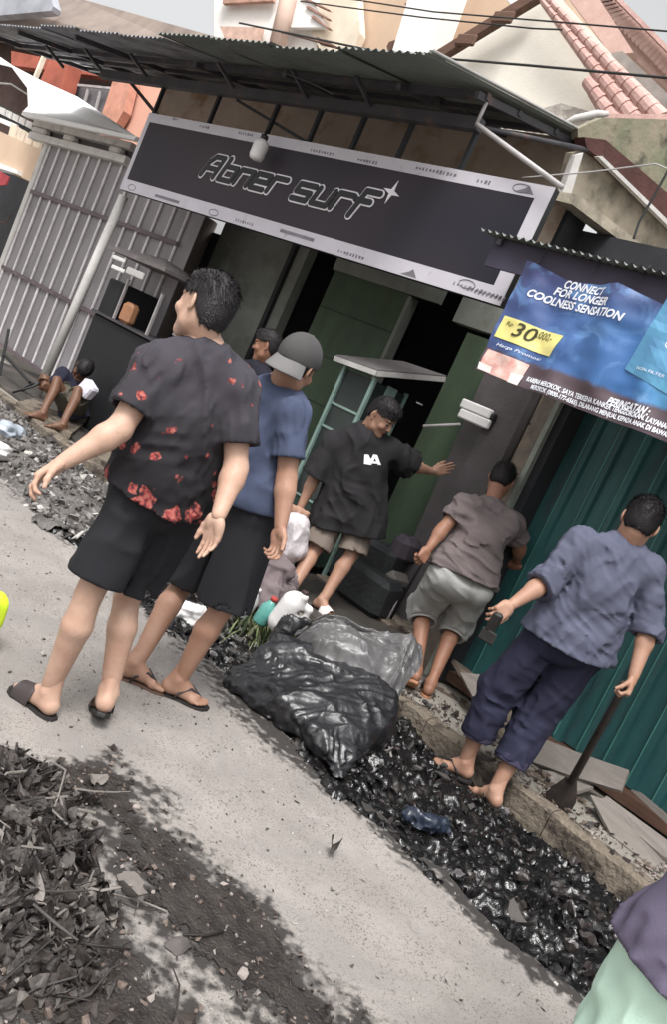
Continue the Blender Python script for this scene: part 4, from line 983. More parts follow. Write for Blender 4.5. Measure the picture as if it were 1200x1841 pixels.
# ================================================================= carts and cabinets in front of the shop
def P3(x, y, Y): return atY(x, y, Y)
ct = thing('food_cart', 'black food cart with small pointed roof beside the gate', 'cart', (-8.3, 5.1, 0))
ra, rb2 = atY(203, 462, 4.95), atY(302, 492, 4.95); cx0, cx1, cyf = ra[0]-.02, -7.05, 5.0
MB().box(((cx0+cx1)/2, cyf+.3, .60), (cx1-cx0, .6, 1.18), bev=.02).build('cart_body', M['dark'], ct)
MB().box((cx0+.14, cyf+.3, 1.40), (.30, .55, .42), bev=.02).build('cart_side_box', M['dark'], ct)
MB().box(((cx0+cx1)/2, cyf+.28, 1.205), (cx1-cx0+.03, .64, .025)).build('cart_counter', M['steel'], ct)
rx1 = rb2[0]
for (x, y) in ((cx0+.34, cyf+.04), (rx1-.08, cyf+.04), (cx0+.34, cyf+.5), (rx1-.08, cyf+.5), (rx1+.16, cyf+.3), (rx1+.42, cyf+.3)):
    MB().box((x, y, 1.42), (.026, .026, .50)).build('cart_post', M['pipe'], ct)
for z in (1.34, 1.50): MB().box((rx1+.25, cyf+.3, z), (.55, .02, .022)).build('cart_shelf', M['pipe'], ct)
MB().span((rx1-.05, cyf+.45, 1.22), (rx1+.5, cyf+.46, 1.62)).build('cart_glass', M['glass'], ct)
MB().box((cx0+.46, cyf+.12, 1.33), (.19, .14, .24), bev=.04).build('orange_tub', mat('orange_plastic', (.35, .17, .09), .5), ct)
p1 = atY(214, 466, 4.93); MB().box((p1[0], 4.93, p1[2]), (.26, .03, .045), bev=.01).build('white_plate', M['white'], ct)
p1 = atY(212, 484, 4.93); MB().box((p1[0], 4.93, p1[2]), (.26, .03, .045), bev=.01).build('white_plate', M['white'], ct)
p1 = atY(243, 492, 4.95); MB().box((p1[0], 4.95, p1[2]), (.34, .03, .075), bev=.01).build('pale_plate', M['whitedirty'], ct)
rz = (ra[2]+rb2[2])/2+.03; rc = [A(ra[0]-.10, 4.90, rz), A(rx1, 4.90, rz), A(rx1, 5.65, rz), A(ra[0]-.10, 5.65, rz)]; ap = A((ra[0]+rx1)/2-.05, 5.25, rz+.15)
rc2 = [p+A(0, 0, .035) for p in rc]
MB().add(rc+rc2+[ap], [(3, 2, 1, 0), (0, 1, 5, 4), (1, 2, 6, 5), (2, 3, 7, 6), (3, 0, 4, 7), (4, 5, 8), (5, 6, 8), (6, 7, 8), (7, 4, 8)]).build('cart_roof', mat('grey_cart_roof', (.17, .15, .15), .7), ct)

cb = thing('display_cabinet', 'pale green display cabinet with wide flat roof behind the man in black', 'cabinet', (-4.7, 5.4, 0))
qL, qB, qR = atY(604, 640, 5.0), atY(680, 667, 5.0), atY(803, 678, 5.62); qT = qR+(qL-qB)
MB().prism([qL, qB, qR, qT], (0, 0, .012)).build('cabinet_roof', mat('greyish_roof_board', (.12, .11, .11), .8, c2=(.09, .083, .083)), cb)
trm = mat('pale_trim', (.36, .35, .34), .7); MB().bar(qL-UP*.022, qB-UP*.022, .02, .04).build('roof_trim', trm, cb); MB().bar(qB-UP*.022, qR-UP*.022, .02, .04).build('roof_trim', trm, cb)
bx0, bx1, by0, by1 = qL[0]+.10, qB[0]-.04, 5.06, 5.50
for (x, y) in ((bx0, by0), (bx1, by0), (bx0, by1), (bx1, by1)): MB().box((x, y, .87), (.03, .03, 1.74)).build('cabinet_post', M['pale_green'] if x > -4.9 else mat('dull_green_post', (.09, .12, .11), .6), cb)
MB().box((bx1+.02, (by0+by1)/2, 1.50), (.02, .12, .46)).build('cabinet_panel', M['pale_green'], cb)
for z in (.62, 1.42, 1.22): MB().box(((bx0+bx1)/2, (by0+by1)/2, z), (bx1-bx0, by1-by0, .018)).build('cabinet_shelf', M['pale_green'], cb)
gl = mat('dark_cabinet_glass', (.02, .028, .027), .15, bump=0, spec=.5)
MB().span((bx0, by0+.01, .64), (bx1, by0+.016, 1.72)).span((bx0, by1-.01, .64), (bx1, by1-.004, 1.72)).span((bx0-.004, by0, .64), (bx0+.002, by1, 1.72)).span((bx1-.004, by0, .64), (bx1+.002, by1, 1.72)).build('cabinet_glass', gl, cb)
MB().box(((bx0+bx1)/2, (by0+by1)/2, .36), (bx1-bx0-.02, by1-by0-.02, .5)).build('cabinet_base', mat('dark_green_panel', (.02, .035, .028), .6), cb)
MB().span((-4.2, 5.42, 1.70), (-4.16, 5.46, 1.71)).build('hook', M['pipe'], cb)
# dark heap of goods at the pillar foot
r_ = np.random.default_rng(20)
dk = [mat('dark_sack', (.022, .024, .026), .6, bump=.5), mat('dull_box', (.14, .13, .12), .8), mat('dusty_violet', (.07, .06, .075), .7)]
for i, (x, y, Y, sx_, sz_, mm, nm, lab) in enumerate([
    (672, 1010, 5.45, .34, .34, 0, 'sack', 'black sack piled against the green wall right of the man in black'), (640, 1075, 5.3, .5, .32, 0, 'sack', 'low black sack on the floor behind the man in black'),
    (697, 1040, 5.45, .12, .14, 1, 'carton', 'small pale carton standing at the foot of the pillar'), (715, 985, 5.5, .18, .22, 2, 'bundle', 'dusty violet bundle against the pillar'),
    (600, 1050, 5.55, .5, .34, 0, 'crate', 'dark crate on the floor under the display cabinet'), (560, 900, 5.5, .3, .3, 2, 'bundle', 'grey bundle behind the arm of the man in black')]):
    p = atY(x, y, Y); m = MB().box((p[0], Y+.12, max(p[2], sz_/2+.03)), (sx_, .28, sz_), bev=.05); V = np.array(m.v); V += .02*np.stack([vnoise(V*9+k*7) for k in range(3)], 1)
    o = mesh_obj(nm, V, m.f, dk[mm], None, org=(p[0], Y, 0)); tag(o, lab, nm)
# white twin plate on the pillar and thin rail
wp = thing('wall_fixture', 'white two bar fixture mounted on the charcoal pillar', 'fixture', atY(855, 745, 5.6))
for (x, y) in ((858, 735), (854, 753)):
    p = atY(x, y, 5.60); MB().box(p, (.30, .05, .075), bev=.01).build('white_bar', M['white'], wp)
p = atY(884, 749, 5.62); MB().disc_lathe(p, [(.03, -.02), (.03, .04)], 10, (1, 0, 0)).build('knob', M['iron'], wp)
tag(MB().tube([atY(762, 766, 5.3), atY(828, 763, 5.55)], .012, 8).build('thin_rail', M['pipe'], None, True, org=atY(762, 766, 5.3)), 'thin pale rail sticking out left of the white fixture', 'rail')
tag(MB().tube([atY(703, 1112, 5.2), atY(775, 985, 5.0)], .011, 8).build('stick', M['iron'], None, True, org=atY(703, 1112, 5.2)), 'thin black stick held down by the man in grey shorts', 'stick')
tag(MB().tube([atY(694, 1120, 5.45), atY(722, 1062, 5.5)], .010, 8).build('metal_rod', M['pipe'], None, True, org=atY(694, 1120, 5.45)), 'short pale rod leaning on the pillar foot', 'rod')
# iron frame at far left edge
irn = thing('iron_stand', 'black iron stand leaning at the left edge near the squatting man', 'stand', atZ(0, 700))
for a, b in (((16, 592), (-6, 700)), ((8, 638), (54, 688)), ((-10, 730), (60, 690))): MB().tube([atY(*a, 4.75), atY(*b, 4.75)], .018, 8).build('iron_bar', M['iron'], irn)
# kerb slab at far left and pale slab by man's waist
for pts, lab in ((((150, 798), (190, 780), (216, 805), (196, 838)), 'pale concrete slab beside the rubble behind the man in the flowered shirt'), (((30, 722), (60, 716), (150, 762), (128, 780)), 'long narrow slab under the feet of the squatting man')):
    P = [atZ(x, y, .07) for x, y in pts]; o = MB().prism(P, (0, 0, -.07)).build('concrete_slab', M['kerb'], None, org=P[0]); tag(o, lab, 'slab')
# ================================================================= people: continuous skins grown from a posed skeleton
def frame(fwd, up):
    f = unit(fwd); r = unit(np.cross(f, up)); u = np.cross(r, f); return r, f, u      # right, forward, up
def head_mesh(J):
    c = J['head']; r, f, u = frame(J['face'], J['hup']); R = A(r, f, u).reshape(3, 3); s = J.get('hs', 1.0)
    q = lambda x, y, z: c+(r*x+f*y+u*z)*s
    F = Field(c-.19*s, c+.19*s, .0045)
    F.ell(q(0, -.012, .028), R, (.076*s, .096*s, .090*s), 0)
    F.ell(q(0, .028, -.028), R, (.060*s, .066*s, .080*s), .03)
    F.cone(q(-.038, .02, -.075), q(0, .070, -.100), .022*s, .020*s, .03); F.cone(q(.038, .02, -.075), q(0, .070, -.100), .022*s, .020*s, .03)
    F.cone(q(-.045, -.005, -.045), q(-.038, .02, -.075), .022*s, .022*s, .02); F.cone(q(.045, -.005, -.045), q(.038, .02, -.075), .022*s, .022*s, .02)
    F.cone(q(-.030, .078, .026), q(.030, .078, .026), .012*s, .012*s, .012)
    for sg in (-1, 1):
        F.ell(q(.030*sg, .092, .004), R, (.017*s, .012*s, .011*s), 0, True)
        F.ell(q(.030*sg, .079, .003), R, (.013*s, .013*s, .0105*s), .003)
        F.ell(q(.040*sg, .068, -.030), R, (.022*s, .020*s, .020*s), .02)
    F.cone(q(0, .088, .010), q(0, .106, -.026), .007*s, .011*s, .010)
    for sg in (-1, 1): F.cone(q(.010*sg, .094, -.031), q(.012*sg, .088, -.032), .007*s, .006*s, .006)
    F.ell(q(0, .086, -.056), R, (.022*s, .012*s, .0065*s), .006); F.ell(q(0, .084, -.068), R, (.019*s, .012*s, .0075*s), .006)
    F.ell(q(0, .0985, -.062), R, (.024*s, .006*s, .0016*s), 0, True)
    for sg in (-1, 1):
        e = unit(r*sg*.55-f*.75); e2 = unit(np.cross(e, u)); Re = A(np.cross(e2, u), e, u).reshape(3, 3)
        Re = np.array([unit(np.cross(e, u)), e, u])
        F.ell(q(.078*sg, -.014, -.008), Re, (.008*s, .017*s, .031*s), .006)
        F.ell(q(.086*sg, -.008, -.004), Re, (.004*s, .009*s, .017*s), 0, True)
        F.ell(q(.076*sg, -.004, -.032), R, (.007*s, .008*s, .009*s), .005)
    nb = J['neck']; F.cone(q(0, -.022, -.055), q(0, -.022, -.055)+unit(nb-q(0, -.022, -.055))*.13, .053*s, .055*s, .03)
    V, Q = F.mesh(); V = relax(V, Q, 1, .3)
    L = (V-c)@R.T/s; cen = L[Q].mean(1); mi = np.zeros(len(Q), int)
    lip = (np.abs(cen[:, 0]) < .021) & (cen[:, 1] > .082) & (cen[:, 2] < -.052) & (cen[:, 2] > -.075); mi[lip] = 1
    brow = (np.abs(np.abs(cen[:, 0])-.030) < .018) & (cen[:, 1] > .06) & (np.abs(cen[:, 2]-.022-.004*np.cos(cen[:, 0]*60)) < .0042); mi[brow] = 2
    eye = (np.abs(np.abs(cen[:, 0])-.030) < .012) & (cen[:, 1] > .07) & (np.abs(cen[:, 2]-.003) < .0048); mi[eye] = 2
    return V, Q, mi
def hair_mesh(J, style='short'):
    c = J['head']; r, f, u = frame(J['face'], J['hup']); R = np.array([r, f, u]); s = J.get('hs', 1.0)
    q = lambda x, y, z: c+(r*x+f*y+u*z)*s
    F = Field(c-.2*s, c+.2*s, .005)
    F.ell(q(0, -.010, .032), R, (.083*s, .103*s, .099*s), 0)
    F.ell(q(0, -.035, -.015), R, (.074*s, .070*s, .075*s), .02)
    F.ell(q(0, .035, .085), R, (.062*s, .055*s, .040*s), .02)
    X, Y, Z = F.ax[0][:, None, None]-c[0], F.ax[1][None, :, None]-c[1], F.ax[2][None, None, :]-c[2]
    lx, ly, lz = [(X*v[0]+Y*v[1]+Z*v[2])/s for v in (r, f, u)]
    nape = J.get('nape', -.072)
    g = np.where(ly < -.045, nape, np.where(ly < -.015, nape+(.095)*(ly+.045)/.03, np.where(ly < .045, .023-.02*(np.abs(ly-.0)/.03 < 1)*0, .035+.10*np.clip(ly-.045, 0, .03))))
    g = g+.004*np.sin(ly*300)
    F.a = np.maximum(F.a, (g-lz)*.8).astype(np.float32)
    V, Q = F.mesh(); V = relax(V, Q, 2, .5); N = normals(V, Q)
    L = (V-c)@R.T; top = np.clip((L[:, 2]-.0)/.08, 0, 1)
    n1 = fbm(np.stack([L[:, 0]*55, L[:, 1]*22, L[:, 2]*30], 1), 3); V = V+N*(.0045*n1*(.4+top))[:, None]
    # strands
    rg = np.random.default_rng(int(abs(c[0])*1000) % 9999); amt = J.get('strands', 1500)
    cen = V[Q].mean(1); idx = rg.integers(len(Q), size=amt); P = cen[idx]; n_ = N[Q[idx, 0]]; LL = (P-c)@R.T
    tp = np.clip((LL[:, 2]+.01)/.08, 0.12, 1)[:, None]
    flow = f*J.get('sweep', .5)-u*.2; d = n_*.22+flow[None]*.8*tp+rg.normal(0, .09, (amt, 3)); d -= (1-tp)*u*1.0; d /= np.linalg.norm(d, axis=1)[:, None]
    ln = (.009+.018*rg.random(amt)[:, None])*tp+.004; w = np.cross(d, n_); w /= np.linalg.norm(w, axis=1)[:, None]+1e-9; w *= .0013
    a = P-n_*.002; b = P+d*ln*.55+n_*.001; e = P+d*ln-u*.004*tp
    SV = np.stack([a-w, a+w, b+w*.8, b-w*.8, e+w*.2, e-w*.2], 1).reshape(-1, 3); k = np.arange(amt)[:, None]*6
    SQ = np.concatenate([k+A(0, 1, 2, 3).astype(int), k+A(3, 2, 4, 5).astype(int)]).astype(int)
    return join([(V, Q), (SV, SQ)])[:2]
def hand_mesh(w, d, n, t, curl=(25, 30, 32, 35), thumb=.55, s=1.0, wr=.027, sp=1.0, fore=None):
    """w wrist, d wrist->knuckles, n palm-facing side, t thumb side; curl per finger in degrees a joint"""
    d = unit(d); t = unit(t-d*(t@d)); n = unit(n-d*(n@d)-t*(n@t)); R = np.array([t, d, n]); q = lambda x, y, z: w+(t*x+d*y+n*z)*s
    F = Field(w-.05-.19*s, w+.05+.19*s, .0036)
    F.ell(q(.0, .052, 0), R, (.041*s, .050*s, .0145*s), 0); F.cone(q(-.020, .03, 0), q(-.029, .085, .002), .013*s, .0105*s, .012); F.cone(q(.018, .03, 0), q(.029, .090, 0), .013*s, .0105*s, .012)
    F.cone(w-d*.055*s if fore is None else w-unit(w-fore)*.06, q(0, .02, 0), wr, .021*s, .02)
    F.ell(q(.024, .030, .010), R, (.017*s, .028*s, .014*s), .012); F.ell(q(-.024, .035, .008), R, (.014*s, .028*s, .012*s), .012)
    L = [(.0285, .090, .074, .0088, .06), (.0095, .094, .082, .0090, .015), (-.0100, .091, .076, .0086, -.03), (-.0285, .084, .060, .0078, -.09)]
    for k, (x, y, ln, rr, spl) in enumerate(L):
        p = q(x, y-.012, 0); dd = unit(d+t*spl*sp); c = math.radians(curl[k]); a = c*.75
        for j, (fr_, r0, r1) in enumerate(((.50, 1.0, .92), (.30, .92, .84), (.22, .84, .72))):
            v = dd*math.cos(a)+n*math.sin(a); p2 = p+v*ln*fr_*s*(1.12 if j == 0 else 1); F.cone(p, p2, rr*r0*s, rr*r1*s, .004 if j else .007); p = p2; a += c*1.05
    p = q(.024, .018, .006); dirs = [(t*.5+d*.85+n*.35*thumb, .040, .0125, .0108), (t*.18+d*.95+n*.6*thumb, .030, .0108, .0098), (t*.15+d*.95+n*.9*thumb, .026, .0098, .0078)]
    for v, ln, r0, r1 in dirs: p2 = p+unit(v)*ln*s; F.cone(p, p2, r0*s, r1*s, .007); p = p2
    V, Q = F.mesh(); return relax(V, Q, 1, .3), Q
def foot_mesh(a, f, s=1.0, up=UP, leg=None, side=1):
    """a ankle, f toe direction, up sole normal; side=+1 if big toe lies on the right of f"""
    r, f, u = frame(f, up); r = r*side; R = np.array([r, f, u]); q = lambda x, y, z: a+(r*x+f*y+u*z)*s
    F = Field(a-.24*s, a+.24*s, .0048)
    F.ell(q(0, -.032, -.047), R, (.031*s, .034*s, .034*s), 0); F.cone(q(0, -.03, -.045), q(-.012, .09, -.062), .030*s, .020*s, .02)
    F.cone(q(0, .0, -.030), q(.016, .095, -.058), .036*s, .019*s, .02); F.cone(q(0, -.005, 0), q(.005, .045, -.035), .035*s, .027*s, .02)
    F.cone(q(-.022, .085, -.063), q(.026, .100, -.061), .017*s, .019*s, .015)
    for x, y, ln, rr in ((.030, .110, .040, .0125), (.010, .118, .034, .0095), (-.006, .113, .031, .009), (-.021, .104, .027, .0085), (-.034, .094, .022, .008)):
        F.cone(q(x, y-.01, -.064), q(x, y+ln, -.068), rr*s, rr*.85*s, .006)
    for sg in (-1, 1): F.ell(q(.030*sg, -.005, 0), R, (.011*s, .012*s, .012*s), .01)
    l = leg if leg is not None else u; F.cone(q(0, -.010, -.01), a-unit(f)*.006+unit(l)*.07, .033*s, .034*s, .02); F.cone(q(0, -.045, -.035), a+unit(l)*.06-f*.025, .014*s, .013*s, .015)
    V, Q = F.mesh(); return relax(V, Q, 1, .3), Q
def sole_frame(J, sd):
    return J['an'+sd], J['ft'+sd], J.get('fu'+sd, UP)
def footwear(J, sd, par, mt, ms, kind='flipflop', side=1, s=1.0, name='sandal'):
    a, f, up = sole_frame(J, sd); r, f, u = frame(f, up); r = r*side; q = lambda x, y, z: a+(r*x+f*y+u*z)*s
    out = [(-.030, -.055), (-.036, -.02), (-.034, .03), (-.043, .08), (-.046, .115), (-.034, .145), (-.010, .165), (.020, .172), (.040, .160), (.046, .125), (.040, .08), (.030, .04), (.033, -.01), (.033, -.045), (.018, -.072), (-.012, -.074)]
    m = MB(); n_ = len(out); zt, zb = -.080, -.098
    V = [q(x, y, zt) for x, y in out]+[q(x*1.03, y*1.02, (zt+zb)/2) for x, y in out]+[q(x, y, zb) for x, y in out]
    Fs = [tuple(range(n_))]+[tuple(range(3*n_-1, 2*n_-1, -1))]+[(i+n_*l, i+n_*(l+1), (i+1) % n_+n_*(l+1), (i+1) % n_+n_*l) for l in (0, 1) for i in range(n_)]
    o = m.add(V, Fs).build(name, mt, par)
    if kind == 'slide':
        V = []; ny = 6; na = 12
        for j in range(ny+1):
            y = .035+.085*j/ny
            for i in range(na+1):
                t = math.pi*i/na; x = -.047*math.cos(t); z = -.082+(.072-.022*j/ny)*math.sin(t)**.8; V += [q(x, y, z)]
        b = len(V); V += [v+u*.005*s for v in V[:b]]
        Fs = [(j*(na+1)+i, j*(na+1)+i+1, (j+1)*(na+1)+i+1, (j+1)*(na+1)+i) for j in range(ny) for i in range(na)]; Fs2 = [tuple(k+b for k in g) for g in Fs]
        rim = [(i, i+1, i+1+b, i+b) for i in range(na)]+[(ny*(na+1)+i, ny*(na+1)+i+1, ny*(na+1)+i+1+b, ny*(na+1)+i+b) for i in range(na)]
        mesh_obj('strap', V, Fs+Fs2+rim, ms, o, True)
    else:
        for sg in (-1, 1):
            P = [q(.016, .125, -.076), q(.016, .110, -.045), q(.020*sg+.004, .065, -.018), q(.036*sg, .020, -.050), q(.037*sg, .005, -.080)]
            MB().tube(P, [.004, .005, .006, .006, .005], 6).build('strap', ms, o, True)
    return o
def body_mesh(J, b=1.0):
    pts = [v for k, v in J.items() if isinstance(v, np.ndarray) and k[:2] in ('sh', 'el', 'wr', 'hi', 'kn', 'an', 'ne')]
    lo = np.min(pts, 0)-.17; hi = np.max(pts, 0)+.17; F = Field(lo, hi, .0095)
    ne = J['neck']; hc = (J['hiL']+J['hiR'])/2; shc = (J['shL']+J['shR'])/2; bd = J['fwd']; ws = hc*.45+shc*.55
    for sd in 'LR':
        S, E, W, H, K, N_ = [J[k+sd] for k in ('sh', 'el', 'wr', 'hi', 'kn', 'an')]
        F.cone(ne, S, .055*b, .058*b, .03); F.cone(S, E, .056*b, .042*b, .03); F.cone(E, E+(W-E)*.25, .043*b, .044*b, .02); F.cone(E+(W-E)*.25, W, .044*b, .027, .02)
        F.cone(S*.72+shc*.28+unit(hc-shc)*.02, ws*.8+S*.2, .064*b, .082*b, .04); F.cone(ws*.8+S*.2, H, .084*b, .088*b, .03)
        F.cone(H, K, .080*b, .051*b, .02); kd = K-N_; bk = -J['fwd']*.018
        F.cone(K, K-kd*.30+bk, .049*b, .056*b, .012); F.cone(K-kd*.30+bk, N_, .056*b, .034*b, .015)
    F.cone(ne, J['head']-unit(J['head']-ne)*.03, .052, .050, .03); F.cone(ne-unit(ne-hc)*.03, hc, .085*b, .10*b, .05)
    # cut away arms/feet ends where finer pieces take over
    V, Q = F.mesh(); V = relax(V, Q, 1, .5); return V, Q
def folds(V, N, spec): return V+N*fold_h(V, spec)[:, None]
def limb_len(J):
    o = []
    for sd in 'LR':
        o.append([round(float(np.linalg.norm(J[a+sd]-J[b_+sd])), 2) for a, b_ in (('sh', 'el'), ('el', 'wr'), ('sh', 'hi'), ('hi', 'kn'), ('kn', 'an'))])
    return o, round(float(np.linalg.norm(J['shL']-J['shR'])), 2), round(float(np.linalg.norm(J['hiL']-J['hiR'])), 2), round(float(J['head'][2]+.12-min(J['anL'][2], J['anR'][2])+.08), 2)
def shirt(J, par, mt, sleeve=.6, ease=.028, drop=.12, b=1.0, spec=(), flare=.012, swr=.012, h=.0082, name='shirt', hemtilt=None):
    pts = [J[k] for k in ('shL', 'shR', 'elL', 'elR', 'hiL', 'hiR', 'neck')]+([J['wrL'], J['wrR']] if sleeve > 1 else [])
    lo = np.min(pts, 0)-.22; hi = np.max(pts, 0)+.22; F = Field(lo, hi, h); G = Field(lo, hi, h); ne = J['neck']
    hc = (J['hiL']+J['hiR'])/2; shc = (J['shL']+J['shR'])/2; ws = hc*.45+shc*.55; dn = unit(hc-shc); e = ease
    ends = []
    for sd in 'LR':
        S, E, W, H = [J[k+sd] for k in ('sh', 'el', 'wr', 'hi')]
        F.cone(ne-UP*.012, S, .050*b, .060*b+e*.35, .03)
        H2 = H+dn*drop
        F.cone(S*.74+shc*.26+dn*.02, ws*.75+S*.25, .064*b+e*.7, .086*b+e, .05); F.cone(ws*.75+S*.25, H2+(H-hc)*.12, .088*b+e, .100*b+e+flare, .05)
        G.cone(shc*.25+S*.75, S, .055*b, .054*b+e*.35, .02)
        if sleeve <= 1:
            en = S+(E-S)*sleeve; rr = .050*b+e*.55+swr; ax = unit(E-S); G.cone(S, en+ax*.03, .055*b+e*.38, rr, .03)
        else:
            en = E+(W-E)*(sleeve-1); rr = .040*b+e*.4+swr; ax = unit(W-E); G.cone(S, E, .055*b+e*.4, .050*b+e*.5, .04); G.cone(E, en+ax*.02, .050*b+e*.5, rr, .025)
        ends.append((en, ax, rr))
    F.cone(ne-unit(ne-hc)*.05, hc+dn*drop, .085*b+e, .10*b+e, .05)
    F.cone(hc-J['fwd']*.04+dn*-.03, hc-J['fwd']*.04+dn*drop, .104*b+e, .108*b+e+.012, .04)
    spec = [(c_, a_, w_, hh_*1.55, s_, r_2) for c_, a_, w_, hh_, s_, r_2 in spec]
    F.fold(spec); G.fold(spec)
    F.cut(hc+dn*drop, dn if hemtilt is None else unit(dn+hemtilt), .004)
    for en, ax, rr in ends:
        g = G.sub(en-.15, en+.15); sl, X, Y, Z = g; d = (X-en[0])*ax[0]+(Y-en[1])*ax[1]+(Z-en[2])*ax[2]
        rad = np.sqrt(np.maximum((X-en[0])**2+(Y-en[1])**2+(Z-en[2])**2-d*d, 0))
        G.a[sl] = np.where(rad < rr+.05, np.maximum(G.a[sl], d), G.a[sl]); G.bore(en, ax, rr-.010, .028, .05)
    for sd in 'LR': F.bore(J['hi'+sd]+dn*drop, dn, .100*b+e+flare-.018, .022, .08)
    F.bore(hc+dn*drop, dn, .10*b+e-.018, .022, .08)
    k = .022; hh = np.clip(.5+.5*(F.a-G.a)/k, 0, 1); near = (F.a < .09) & (G.a < .09)
    F.a = np.where(near, G.a*hh+F.a*(1-hh)-k*hh*(1-hh), np.minimum(F.a, G.a)).astype(np.float32)
    nd = unit(J['head']-ne); F.cone(ne+nd*.045, ne+nd*.12, .055*b, .08, 0, True)
    V, Q = F.mesh(); V = relax(V, Q, 1, .35)
    return mesh_obj(name, V, Q, mt, par, True)
def shorts(J, par, mt, leg=.85, ease=.03, b=1.0, spec=(), flare=.02, h=.0085, name='shorts', cuff=None, taper=0.0):
    """leg: share of thigh (<=1) or thigh + shin (>1)"""
    pts = [J[k] for k in ('hiL', 'hiR', 'knL', 'knR')]+([J['anL'], J['anR']] if leg > 1 else [])
    hc = (J['hiL']+J['hiR'])/2; shc = (J['shL']+J['shR'])/2; up = unit(shc-hc); lo = np.min(pts, 0)-.2; hi = np.max(np.array(pts+[hc+up*.12]), 0)+.2
    T = Field(lo, hi, h); e = ease; out = None; ends = []
    T.cone(J['hiL']+up*.10, J['hiR']+up*.10, .088*b+e*.2, .088*b+e*.2, .03); T.cone(J['hiL'], J['hiR'], .102*b+e*.5, .102*b+e*.5, .04)
    T.cone(hc-J['fwd']*.035-up*.01, hc-J['fwd']*.035+up*.03, .10*b+e*.3, .09*b+e*.3, .04)
    spec = [(c_, a_, w_, hh_*1.3, s_, r_2) for c_, a_, w_, hh_, s_, r_2 in spec]
    T.fold([(c_, a_, w_, hh_*.5, s_, r_2) for c_, a_, w_, hh_, s_, r_2 in spec]); T.cut(hc+up*.135, up, .006); out = T.a
    for sd in 'LR':
        H, K, N_ = J['hi'+sd], J['kn'+sd], J['an'+sd]; F = Field(lo, hi, h)
        if leg <= 1:
            en = H+(K-H)*leg; r1 = .094*b*(1-leg)+.062*b*leg+e+flare; ax = unit(K-H); F.cone(H, en+ax*.03, .088*b+e*.45, r1, .035)
        else:
            en = K+(N_-K)*(leg-1); r1 = .050*b+e*.8+flare-taper; ax = unit(N_-K); F.cone(H, K, .088*b+e*.5, .066*b+e*1.0, .035); F.cone(K, en+ax*.02, .066*b+e, r1, .03)
        F.fold(spec)
        g = F.sub(en-.2, en+.2); sl, X, Y, Z = g; d = (X-en[0])*ax[0]+(Y-en[1])*ax[1]+(Z-en[2])*ax[2]
        F.a[sl] = np.maximum(F.a[sl], d); F.bore(en, ax, r1-.012, .035, .06); ends.append((en, ax, r1))
        k = .014; hh = np.clip(.5+.5*(F.a-out)/k, 0, 1); near = (F.a < .09) & (out < .09)
        out = np.where(near & (out is not None), out*hh+F.a*(1-hh)-k*hh*(1-hh), np.minimum(F.a, out)).astype(np.float32)
    T.a = out; V, Q = T.mesh(); V = relax(V, Q, 1, .35)
    o = mesh_obj(name, V, Q, mt, par, True)
    if cuff:
        for en, ax, r1 in ends:
            Fc = Field(en-.13, en+.13, .006); Fc.cone(en-ax*.035, en+ax*.02, r1+.004, r1+.006, 0); Fc.fold([(None, ax, .03, .002, 3, 1)]); Fc.cut(en+ax*.012, ax); Fc.cut(en-ax*.035, -ax); Fc.bore(en, ax, r1-.009, .10, .05)
            V, Q = Fc.mesh(); mesh_obj('cuff', relax(V, Q, 1, .4), Q, cuff, o, True)
    return o
SKN = {}
def skin(c):
    if c not in SKN:
        base = {'light': (.54, .365, .28), 'mid': (.385, .232, .166), 'tan': (.29, .152, .10), 'dark': (.16, .085, .055)}[c]
        SKN[c] = [mat('skin_'+c, base, .5, sc=9, c2=tuple(x*y for x, y in zip(base, (.80, .70, .66))), bump=.10, bsc=110, spec=.35, sss=.08), mat('lips_'+c, (base[0]*.75, base[1]*.5, base[2]*.5), .45, bump=0), mat('brow_'+c, (.02, .015, .013), .6, bump=0)]
    return SKN[c]
HAIR = mat('black_hair', (.012, .010, .011), .55, sc=40, bump=.1, spec=.25); HAIR2 = mat('soft_black_hair', (.022, .019, .021), .5, sc=40, bump=.1, spec=.3)
def make_person(J, label, tone, b=1.0, hair='short', hmat=None, group=None, hands=None, base=None):
    hc = (J['hiL']+J['hiR'])/2
    root = thing('person', label, 'person', A(hc[0], hc[1], 0), group)
    parts = [body_mesh(J, b)]; hm = head_mesh(J); parts.append(hm)
    hands = hands or {}
    for sd in 'LR':
        hd = hands.get(sd, {}); W = J['wr'+sd]; E = J['el'+sd]; d = hd.get('d', W-E)
        n_ = hd.get('n', -J['fwd']); t = hd.get('t', J['fwd'])
        parts.append(hand_mesh(W, d, n_, t, hd.get('curl', (22, 28, 32, 36)), hd.get('thumb', .5), hd.get('s', 1.0), fore=E))
        K = J['kn'+sd]; N_ = J['an'+sd]
        parts.append(foot_mesh(N_, J['ft'+sd], 1.0, J.get('fu'+sd, UP), K-N_, 1 if sd == 'L' else -1))
    V, Q, mi = join([(p[0], p[1]) for p in parts]); 
    mi = np.zeros(len(Q), int); o0 = len(parts[0][1]); mi[o0:o0+len(hm[2])] = hm[2]
    mesh_obj('body', V, Q, skin(tone), root, True, mi)
    if hair: 
        V, Q = hair_mesh(J); mesh_obj('hair', V, Q, hmat or HAIR, root, True)
    return root
def cloth(name, c, c2=None, rough=.85, **k): return mat(name, c, rough, sc=k.pop('sc', 5), c2=c2 or tuple(x*.85 for x in c), bump=k.pop('bump', .12), bsc=k.pop('bsc', 260), spec=.2, **k)
def arms(cx_, n): pass
def W3(x, y, H): return atH(x, y, H)
def ankle(x, y, z=.095): return atZ(x, y, z)
rf = lambda a, b, c=0.0: RR*a+FF*b+UP*c
DBG = []
